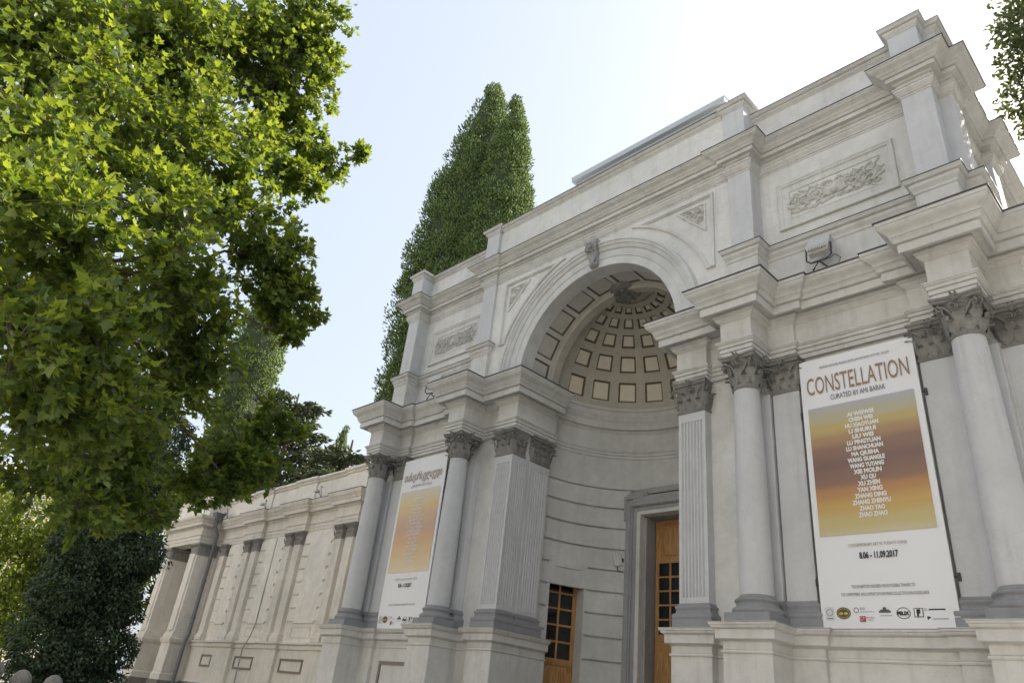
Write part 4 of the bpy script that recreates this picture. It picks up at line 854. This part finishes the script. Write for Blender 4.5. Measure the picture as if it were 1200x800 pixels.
# ================================================================== VEGETATION
# palmate plane leaf, unit size, base at origin, blade along +y, gently cupped
PLANE = np.array([(0, 0, 0), (.10, .06, .01), (.42, .02, .05), (.30, .22, .02), (.55, .42, .07), (.26, .46, .0), (.22, .60, .02), (.0, 1.0, .10), (-.22, .60, .02), (-.26, .46, .0), (-.55, .42, .07), (-.30, .22, .02), (-.42, .02, .05), (-.10, .06, .01), (0, .38, -.04)], np.float32)
PLANE_F = np.array([(14, i, i + 1) for i in range(13)] + [(14, 13, 0)], np.int32)
OVAL = np.array([(0, 0, 0), (.24, .35, .05), (.18, .72, .04), (0, 1, -.04), (-.18, .72, .04), (-.24, .35, .05)], np.float32)
OVAL_F = np.array([(0, 1, 2), (0, 2, 3), (0, 3, 4), (0, 4, 5)], np.int32)
TUFT = np.array([(0, 0, 0), (.20, .45, .0), (-.10, .45, .17), (-.10, .45, -.17), (0, 1, 0)], np.float32)
TUFT_F = np.array([(0, 1, 2), (0, 2, 3), (0, 3, 1), (4, 2, 1), (4, 3, 2), (4, 1, 3)], np.int32)
def scatter(tmpl, faces, pos, ydir, zdir, size):
    """instance a leaf template at each position as real geometry"""
    n = len(pos); y = ydir / np.linalg.norm(ydir, axis=1, keepdims=True); x = np.cross(y, zdir); x /= np.linalg.norm(x, axis=1, keepdims=True) + 1e-9; z = np.cross(x, y)
    V = pos[:, None, :] + size[:, None, None] * (tmpl[None, :, 0:1] * x[:, None, :] + tmpl[None, :, 1:2] * y[:, None, :] + tmpl[None, :, 2:3] * z[:, None, :])
    F = faces[None] + (np.arange(n) * len(tmpl))[:, None, None]
    return V.reshape(-1, 3), F.reshape(-1, faces.shape[1])
def unit(n): v = rng.normal(size=(n, 3)); return v / np.linalg.norm(v, axis=1, keepdims=True)
def limb(b, p0, p1, r0, r1, sag=0.0, n=6, wob=.08):
    p0, p1 = Vector(p0), Vector(p1); L = (p1 - p0).length; pts = []; rad = []
    for i in range(n + 1):
        t = i / n; q = p0.lerp(p1, t) + Vector((random.uniform(-1, 1), random.uniform(-1, 1), random.uniform(-1, 1))) * wob * L * .25 * (1 if 0 < i < n else 0) + Vector((0, 0, sag * L * math.sin(math.pi * t))); pts.append(q); rad.append(r0 + (r1 - r0) * t)
    b.tube(pts, rad, 7); return pts
# ---- big plane tree: trunk stands left of the view, limbs reach in over the forecourt
def plane_tree():
    T = empty('plane_tree', (-5.6, -11.4, 0)); tag(T, 'large plane tree with lobed leaves overhanging from the left foreground', 'tree')
    o = Vector((-5.6, -11.4, 0)); wd = MB()
    limb(wd, (0, 0, 0), (.25, .2, 4.2), .42, .30, n=8, wob=.03)
    trunk_top = Vector((.25, .2, 4.2))
    # foliage masses: centre (world), radius; along limbs growing from the trunk
    cl = [((-2.4, -10.5, 10.0), 1.5), ((-2.0, -9.6, 10.6), 1.5), ((-2.2, -8.5, 11.8), 1.5), ((-2.4, -7.6, 12.8), 1.35), ((-2.5, -7.1, 13.6), 1.0), ((-2.6, -6.7, 12.1), 1.05), ((-2.5, -5.95, 11.55), .65), ((-2.45, -5.45, 11.42), .36), ((-2.1, -6.6, 10.5), 1.0),
          ((-1.4, -7.8, 9.6), 1.3), ((-1.0, -9.0, 8.8), 1.3), ((.1, -9.9, 7.2), 1.0), ((.9, -9.7, 5.7), .85), ((.8, -9.0, 5.9), .95), ((-.5, -7.9, 7.3), 1.1), ((-1.7, -6.7, 8.6), 1.0), ((-2.35, -5.9, 8.05), .75), ((-2.3, -5.45, 7.95), .50), ((-.9, -7.4, 6.4), 1.0), ((1.1, -8.6, 4.75), .75),
          ((1.2, -9.1, 4.2), .7), ((.2, -8.6, 4.0), .85), ((.2, -7.9, 4.35), .75), ((-1.9, -6.6, 5.5), .9), ((-3.1, -5.0, 5.25), .75), ((-3.0, -5.7, 4.65), .8), ((-2.3, -7.0, 4.4), .9), ((-2.4, -7.9, 4.0), .9), ((-1.7, -6.7, 6.2), .9),
          ((-3.6, -8.8, 6.6), 1.5), ((-3.6, -9.5, 9.0), 1.6), ((-4.6, -11.2, 11.2), 1.9), ((-5.8, -12.5, 9.2), 2.2), ((-7.8, -11.2, 9.0), 2.2), ((-6.2, -9.2, 9.6), 2.0), ((-4.9, -10.5, 13.0), 1.8), ((-3.2, -9.0, 13.0), 1.4), ((-7.4, -13.2, 7.2), 1.6), ((-.9, -11.3, 8.0), 1.4), ((-1.7, -12.2, 6.6), 1.3), ((-3.3, -8.2, 10.8), 1.3), ((-3.0, -7.4, 7.3), 1.2), ((-4.1, -6.9, 9.6), 1.3), ((-4.2, -6.2, 6.4), 1.0), ((-4.8, -7.4, 5.3), 1.1)]
    cl += [((-1.69, -6.49, 13.91), 0.7), ((-2.04, -6.62, 12.93), 0.8), ((-1.91, -6.1, 13.32), 0.42), ((-2.14, -5.89, 12.31), 0.5), ((-2.0, -4.94, 11.44), 0.26), ((-2.12, -5.18, 11.1), 0.38), ((-2.16, -5.78, 10.18), 0.6), ((-2.13, -5.51, 8.83), 0.55), ((-2.16, -5.05, 8.06), 0.36), ((-2.34, -5.15, 7.36), 0.4), ((-2.83, -4.69, 6.07), 0.42), ((-2.76, -4.3, 5.79), 0.25), ((-2.83, -4.73, 5.1), 0.5), ((-2.72, -5.16, 4.52), 0.5), ((-1.71, -7.35, 3.53), 0.6), ((-2.42, -6.28, 3.77), 0.5)]
    base_cl = list(cl); rdt = random.Random(4)                 # infill between the foliage masses so the crown closes up
    for i_ in range(len(base_cl)):
        near = sorted(range(len(base_cl)), key=lambda q: (Vector(base_cl[q][0]) - Vector(base_cl[i_][0])).length)[1:4]
        for q in near:
            if q > i_ or rdt.random() < .3:
                c0, c1 = Vector(base_cl[i_][0]), Vector(base_cl[q][0])
                if min(base_cl[i_][1], base_cl[q][1]) > .35: cl.append((tuple((c0 + c1) / 2 + Vector((rdt.uniform(-.5, .1), rdt.uniform(-.3, .3), rdt.uniform(-.35, .25)))), min(base_cl[i_][1], base_cl[q][1]) * .8))
    mains = [Vector(v) - o for v in ((-3.6, -9.6, 8.2), (-2.4, -8.6, 6.6), (-4.4, -10.4, 9.8), (-6.6, -11.6, 8.6), (-2.4, -10.6, 6.4))]
    for q in mains: limb(wd, trunk_top, q, .17, .085, .06, 7, .10)
    P, Y, Z, Sz = [], [], [], []
    for ci_, (c, rad) in enumerate(cl):
        c = Vector(c) - o
        mn = min(mains, key=lambda q: (q - c).length)
        if ci_ < len(base_cl) and ci_ % 2 == 0: limb(wd, mn, c, .04, .012, .05, 6, .2)
        ntw = int(30 * rad ** 2) + 8
        for k in range(ntw):
            d = Vector(unit(1)[0]); rr = rad * random.uniform(.2, 1.15) ** .8; tip = c + Vector((d.x * rr, d.y * rr, d.z * rr * .8))
            st = c + (tip - c) * .25; wd.tube([st, (st + tip) / 2 + Vector((0, 0, .05)), tip], [.010, .007, .004], 4)
            nl = random.randint(18, 28); dirv = (tip - st).normalized()
            for j in range(nl):
                t = random.uniform(.15, 1.0); ps = st.lerp(tip, t); out = Vector(unit(1)[0]) * .9 + dirv * .7 + Vector((0, 0, -.35))
                P.append(ps + out.normalized() * random.uniform(.02, .12)); Y.append(out); n_ = Vector(unit(1)[0]) * .75 + Vector((0, 0, .9)); Z.append(n_); Sz.append(random.uniform(.065, .145))
    wd.build('trunk', M['bark'], T, 0)
    V, F = scatter(PLANE, PLANE_F, np.array(P, np.float32), np.array(Y, np.float32), np.array(Z, np.float32), np.array(Sz, np.float32))
    link('crown', mesh_np('crown', V, F, M['plane']), T)
    print('plane leaves', len(P))
plane_tree()
# ---- conifers and shrubs: many small sprays on a lumpy envelope
def lump(dirs, seed, k=14, amp=.22):
    rg = np.random.default_rng(seed); out = np.zeros(len(dirs))
    for i in range(k):
        f = rg.normal(size=3) * rg.uniform(1.5, 6); ph = rg.uniform(0, 6.28); out += np.sin(dirs @ f + ph) / k ** .5
    return 1 + amp * out
def cypress(name, loc, spires, label, n=26000, mat='cyp', size=.2, group=None, puff=.42, tpp=60):
    """spires: list of (dx, dy, height, [(z fraction, radius)...])"""
    T = empty(name, loc); tag(T, label, 'tree', group)
    tb = MB(); P, Y, Sz = [], [], []; cores = []
    for dx, dy, H, prof in spires:
        tb.tube([(dx * .3, dy * .3, 0), (dx, dy, H * .5), (dx, dy, H * .96)], [.35, .2, .03], 7)
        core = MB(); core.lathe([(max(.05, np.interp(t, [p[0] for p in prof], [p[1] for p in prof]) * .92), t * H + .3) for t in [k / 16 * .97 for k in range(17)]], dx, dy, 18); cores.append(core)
        # puffs of foliage over a lumpy cone, each puff a ball of small upright sprays
        npf = int(n * H / sum(q[2] for q in spires) / tpp); ff = rng.uniform(0, 1, npf * 6); wq = np.interp(ff, [p[0] for p in prof], [p[1] for p in prof]); fr = ff[rng.uniform(0, 1, npf * 6) < (wq + .25) / (wq.max() + .25)][:npf]; npf = len(fr); a = rng.uniform(0, 2 * np.pi, npf)
        rp = np.interp(fr, [p[0] for p in prof], [p[1] for p in prof]); pt = np.stack([np.cos(a) * 2.2, np.sin(a) * 2.2, fr * H * .55], 1)
        r = rp * lump(pt, 5 + int(abs(dx * 7)), 18, .05) * (1.02 - rng.uniform(0, 1, npf) ** 2 * .22)
        c = np.stack([dx + np.cos(a) * r, dy + np.sin(a) * r, fr * H + .3], 1); rc = np.minimum(rng.uniform(.6, 1.25, npf) * puff, rp * .45 + .10)
        d = unit(npf * tpp); ci = np.repeat(np.arange(npf), tpp)
        P.append(c[ci] + d * (rc[ci] * rng.uniform(.55, 1.0, len(ci)))[:, None] * np.array([1, 1, 1.35]))
        Y.append(d * .9 + np.stack([np.cos(a[ci]) * .4, np.sin(a[ci]) * .4, np.full(len(ci), 1.0)], 1)); Sz.append(rng.uniform(.6, 1.3, len(ci)) * size * np.minimum(1, .5 + rc[ci] / puff * .6))
    P, Y, Sz = np.concatenate(P), np.concatenate(Y), np.concatenate(Sz)
    V, F = scatter(TUFT, TUFT_F, P.astype(np.float32), Y.astype(np.float32), unit(len(P)).astype(np.float32), Sz.astype(np.float32))
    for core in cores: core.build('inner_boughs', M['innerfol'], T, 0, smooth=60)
    tb.build('trunk', M['bark'], T, 0); link('crown', mesh_np('crown', V, F, M[mat]), T)
    return T
cypress('cypress_tree', (-15.2, 8.2, 0), [(0, 0, 33.6, [(0, 1.4), (.1, 1.9), (.35, 2.5), (.5, 2.75), (.62, 2.6), (.75, 2.05), (.88, 1.15), (.96, .5), (1, .1)]), (2.45, -.2, 30.6, [(0, 1.0), (.3, 2.0), (.55, 1.9), (.75, 1.25), (.9, .65), (1, .12)])], 'tall broad dark green cypress with two pointed tops rising behind the entrance pavilion', 270000, size=.16, puff=.44, tpp=75)
cypress('cypress_tree', (-33.8, 6.6, 0), [(0, 0, 28, [(0, 1.0), (.2, 1.6), (.7, 1.5), (.9, .95), (1, .1)])], 'slender brownish cypress column half hidden by plane leaves, behind the wing', 42000, size=.2, puff=.42)
cypress('cypress_tree', (-33.6, 14, 0), [(0, 0, 18.3, [(0, .7), (.5, .95), (.85, .6), (1, .1)])], 'small distant cypress tip poking above the wing roofline', 7000, size=.2, puff=.3)
def cedar(loc, H, R, label, n=9, seed=1):
    rd = random.Random(seed); T = empty('cedar_tree', loc); tag(T, label, 'tree', 'cedars behind the wing'); tb = MB(); P, Y = [], []
    tb.tube([(0, 0, 0), (.2, 0, H * .5), (.1, .1, H)], [.45, .28, .05], 8)
    for k in range(n):
        z = H * (.45 + .55 * k / n); L = R * (1 - .65 * k / n); nb = 6
        for q in range(nb):
            a = q / nb * 6.28 + k * 1.1 + rd.uniform(-.3, .3); l = L * rd.uniform(.6, 1.1); e = Vector((math.cos(a) * l, math.sin(a) * l, z + l * rd.uniform(.0, .22))); s = Vector((0, 0, z)); mid = (s + e) / 2 + Vector((0, 0, .25))
            tb.tube([s, mid, e], [.10, .06, .02], 5)
            for i in range(int(75 * l)):
                t = rd.uniform(.25, 1.03); c = (s.lerp(mid, t * 2) if t < .5 else mid.lerp(e, t * 2 - 1)); w_ = .75 * (1.15 - t) * l * .45 + .25
                P.append((c.x + rd.uniform(-w_, w_), c.y + rd.uniform(-w_, w_), c.z + rd.uniform(-.22, .16) - .1)); Y.append((math.cos(a) + rd.uniform(-.9, .9), math.sin(a) + rd.uniform(-.9, .9), rd.uniform(-.7, .35)))
    P, Y = np.array(P, np.float32), np.array(Y, np.float32); V, F = scatter(TUFT, TUFT_F, P, Y, unit(len(P)).astype(np.float32), rng.uniform(.25, .5, len(P)).astype(np.float32))
    tb.build('trunk', M['branch'], T, 0); link('crown', mesh_np('crown', V, F, M['cedar']), T)
cedar((-29.6, 8.0, 0), 17.6, 4.4, 'pale green cedar with drooping tiers behind the middle of the wing roof', 9, 2)
cedar((-24.6, 9.4, 0), 14.2, 4.2, 'lower cedar branches showing over the wing roof next to the main pavilion', 6, 5)
# ---- broadleaf masses
def broad(name, loc, clumps, label, n, mat, size, group=None, trunk_h=3.0, tmpl=(OVAL, OVAL_F), cat='tree', shell=.55, droop=.2, tr=.22):
    T = empty(name, loc); tag(T, label, cat, group); tb = MB()
    limb(tb, (0, 0, 0), (0, 0, trunk_h), tr, tr * .7, n=5, wob=.03); P, Y, Z = [], [], []; tot = sum(r[3] ** 2 for r in clumps)
    for i, (x, y, z, r) in enumerate(clumps):
        limb(tb, (0, 0, trunk_h), (x, y, z), tr * .4, .02, .05, 5, .12)
        k = int(n * r ** 2 / tot); d = unit(k); l = lump(d * 1.6, 11 + i, 14, .17); rr = r * l * (1 - rng.uniform(0, 1, k) ** 1.6 * shell)
        P.append(np.array([x, y, z]) + d * rr[:, None] * np.array([1, 1, .92])); Y.append(d * .6 + rng.normal(size=(k, 3)) * .6 - np.array([0, 0, droop])); Z.append(d * .8 + rng.normal(size=(k, 3)) * .5 + np.array([0, 0, .4]))
    P, Y, Z = np.concatenate(P).astype(np.float32), np.concatenate(Y).astype(np.float32), np.concatenate(Z).astype(np.float32)
    V, F = scatter(tmpl[0], tmpl[1], P, Y, Z, (rng.uniform(.6, 1.3, len(P)) * size).astype(np.float32)); tb.build('trunk', M['branch'], T, 0); link('crown', mesh_np('crown', V, F, M[mat]), T); return T
broad('ivy_covered_tree', (-17.4, -2.5, 0), [(0, -.8, .8, 1.05), (.1, .1, .9, 1.1), (.1, .6, 1.2, .75), (0, -.8, 2.2, 1.05), (0, .3, 2.4, 1.1), (.1, -.8, 3.6, 1.05), (-.1, .3, 3.8, 1.15), (.2, .85, 3.5, .65), (0, -.7, 5.0, 1.05), (.1, .4, 5.2, 1.15), (.1, .95, 4.9, .65), (0, -.3, 6.4, 1.1), (-.2, .6, 6.8, 1.0), (0, -.9, 6.3, .8), (0, .3, 7.8, .9), (0, -.7, 8.6, 1.0), (0, .4, 9.2, 1.0), (.1, 1.0, 1.0, .8), (.1, 1.15, 2.3, .65)], 'dark ivy smothered tree standing in front of the wing end', 85000, 'ivy', .115, None, 6.5, shell=.3, droop=.7, tr=.5)
broad('linden_tree', (-32.5, -3.0, 0), [(0, 2.4, 4.0, 2.2), (.5, 3.4, 7.0, 2.2), (0, 0, 5.2, 2.4), (1.2, 1.2, 3.6, 1.7), (-1, -1, 7.5, 2.2), (1, .6, 7.6, 2.1), (.5, 2.2, 6.2, 1.7), (.2, .6, 2.4, 1.5), (0, -1.2, 2.2, 1.4), (0, -1.6, 4.0, 1.6)], 'sunlit yellow green tree at the far left behind the ivy', 34000, 'bg', .18, 'far trees at the left', 3.0)
broad('linden_tree', (-36, 1.5, 0), [(0, 0, 6.0, 3.0), (2.4, .6, 7.5, 2.6), (-1, 1, 9.5, 2.8), (2.2, 1.6, 10.4, 2.4), (3.6, 0, 5.0, 2.0)], 'bright tree beyond the end of the wing above the ivy', 15000, 'bg', .3, 'far trees at the left', 4.0)
broad('olive_tree', (12.4, 4.4, 0), [(-4.05, -1.5, 14.5, .55), (-4.3, -1.2, 13.9, .45), (-4.5, -.8, 13.4, .40), (-4.3, -.4, 12.95, .45), (-3.6, -1.0, 13.7, .7), (-3.6, -.8, 15.2, 1.0), (-2.4, .2, 14.2, 1.5), (-1, .4, 12.5, 2.0), (.4, .2, 15.0, 2.4)], 'small leaved tree branch hanging in at the upper right corner', 42000, 'dark', .11, None, 8.0)
# distant pale building and stone ball posts at the lower left
b = MB(); b.box(-78, -62, -16, 10, 0, 16); r = empty('distant_house'); 
tag(r, 'pale distant house wall glimpsed between the trees at the far left', 'building'); b.build('wall', M['bgwall'], r, 0)
for k in range(4):
    b = MB(); b.box(-61.99, -61.8, -16, 10, 2.8 + k * 3.6, 3.1 + k * 3.6, .02); b.build('string_course', M['trim'], r, 0)
    for j in range(6):
        b = MB(); b.box(-62.0, -61.9, -14.5 + j * 4, -13.2 + j * 4, 3.9 + k * 3.6, 5.9 + k * 3.6); wn = b.build('window', M['glass'], r, 0); q = frame_sweep(0, 1.3, 0, 2.0, 0, [(0, 0), (0, .1), (.12, .1), (.12, 0)]); q.build('frame', M['trim'], wn, 0, (-61.9, -14.5 + j * 4, 3.9 + k * 3.6), math.pi / 2)
for x, y, z, lab in ((-8.75, -6.15, -.20, 'stone ball finial on a post at the left picture edge'), (-8.66, -5.66, -.30, 'stone ball finial on the middle post at the lower left'), (-8.54, -5.12, -.33, 'stone ball finial on the post nearest the ivy')):
    r = empty('ball_post', (x, y, 0)); tag(r, lab, 'post', 'stone ball posts'); zc = z + E - .02
    b = MB(); b.lathe([(.02, zc + .19), (.08, zc + .17), (.15, zc + .10), (.185, zc), (.15, zc - .10), (.09, zc - .16), (.07, zc - .19)], n=22); b.build('ball', M['ballstone'], r, 0, smooth=60)
    b = MB(); b.lathe([(.14, 0), (.14, .1), (.10, .14), (.09, zc - .28), (.13, zc - .24), (.13, zc - .19), (.07, zc - .18)], n=16); b.build('post', M['stone'], r, 0)
# grass bed and leaf litter in front of the ivy
gv = rng.uniform((-27, -7.5), (-9.5, -.5), (14000, 2)); P = np.stack([gv[:, 0], gv[:, 1], np.full(len(gv), .01)], 1).astype(np.float32)
V, F = scatter(np.array([(-.08, 0, 0), (.08, 0, 0), (.02, 1, .1)], np.float32), np.array([(0, 1, 2)], np.int32), P, (np.array([0, 0, 1]) + rng.normal(size=(len(P), 3)) * .3).astype(np.float32), unit(len(P)).astype(np.float32), rng.uniform(.12, .3, len(P)).astype(np.float32))
tag(link('grass', mesh_np('grass', V, F, M['grass'])), 'rough green grass under the ivy covered tree', 'grass', None, 'stuff')


# unseen house row and trees, added for bounce light and shade on the gallery
r = empty('added_house_row', (0, -28, 0)); tag(r, 'unseen pale house row added across the avenue to bounce light onto the gallery', 'building')
b = MB(); b.box(-70, 60, -12, 0, 0, 19); b.build('wall', M['oppwall'], r, 0)
b = MB(); b.sweep([(60, 0), (-70, 0)], [(0, 18), (.3, 18.2), (.6, 18.8), (.6, 19.2), (-.2, 19.3)]); b.build('cornice', M['trim'], r, 0)
q = MB(); q.box(-.7, .7, -.05, .02, 0, 2.2); wm = q.mesh('window', M['glass'], 0, 0); q = frame_sweep(-.85, .85, -.15, 2.35, 0, [(0, 0), (0, .12), (.15, .12), (.15, 0)]); fm = q.mesh('window_frame', M['trim'], 0, 0)
for fl in range(4):
    for k in range(32):
        o = link('window', wm, r, (-66 + k * 4, .02, 2.2 + fl * 4.6)); link('window_frame', fm, o, (0, 0, 0), math.pi)
for k, (x, y) in enumerate(((19.5, -3), (18.5, -13), (22, 8))):  # unseen trees added to keep sky light off faces turned right
    broad('added_shade_tree', (x, y, 0), [(0, 0, 6, 3.0), (1, 1, 9, 3.2), (-1, -1, 11.5, 2.8), (0, .6, 14, 2.4), (1, -1.6, 7, 2.6)], ('leafy tree added outside the right edge of the view for shade', 'leafy tree added out of view right of the camera position for shade', 'leafy tree added out of view beside the right flank for shade')[k], 9000, 'dark', .45, 'added trees right of the gallery', 5.0)
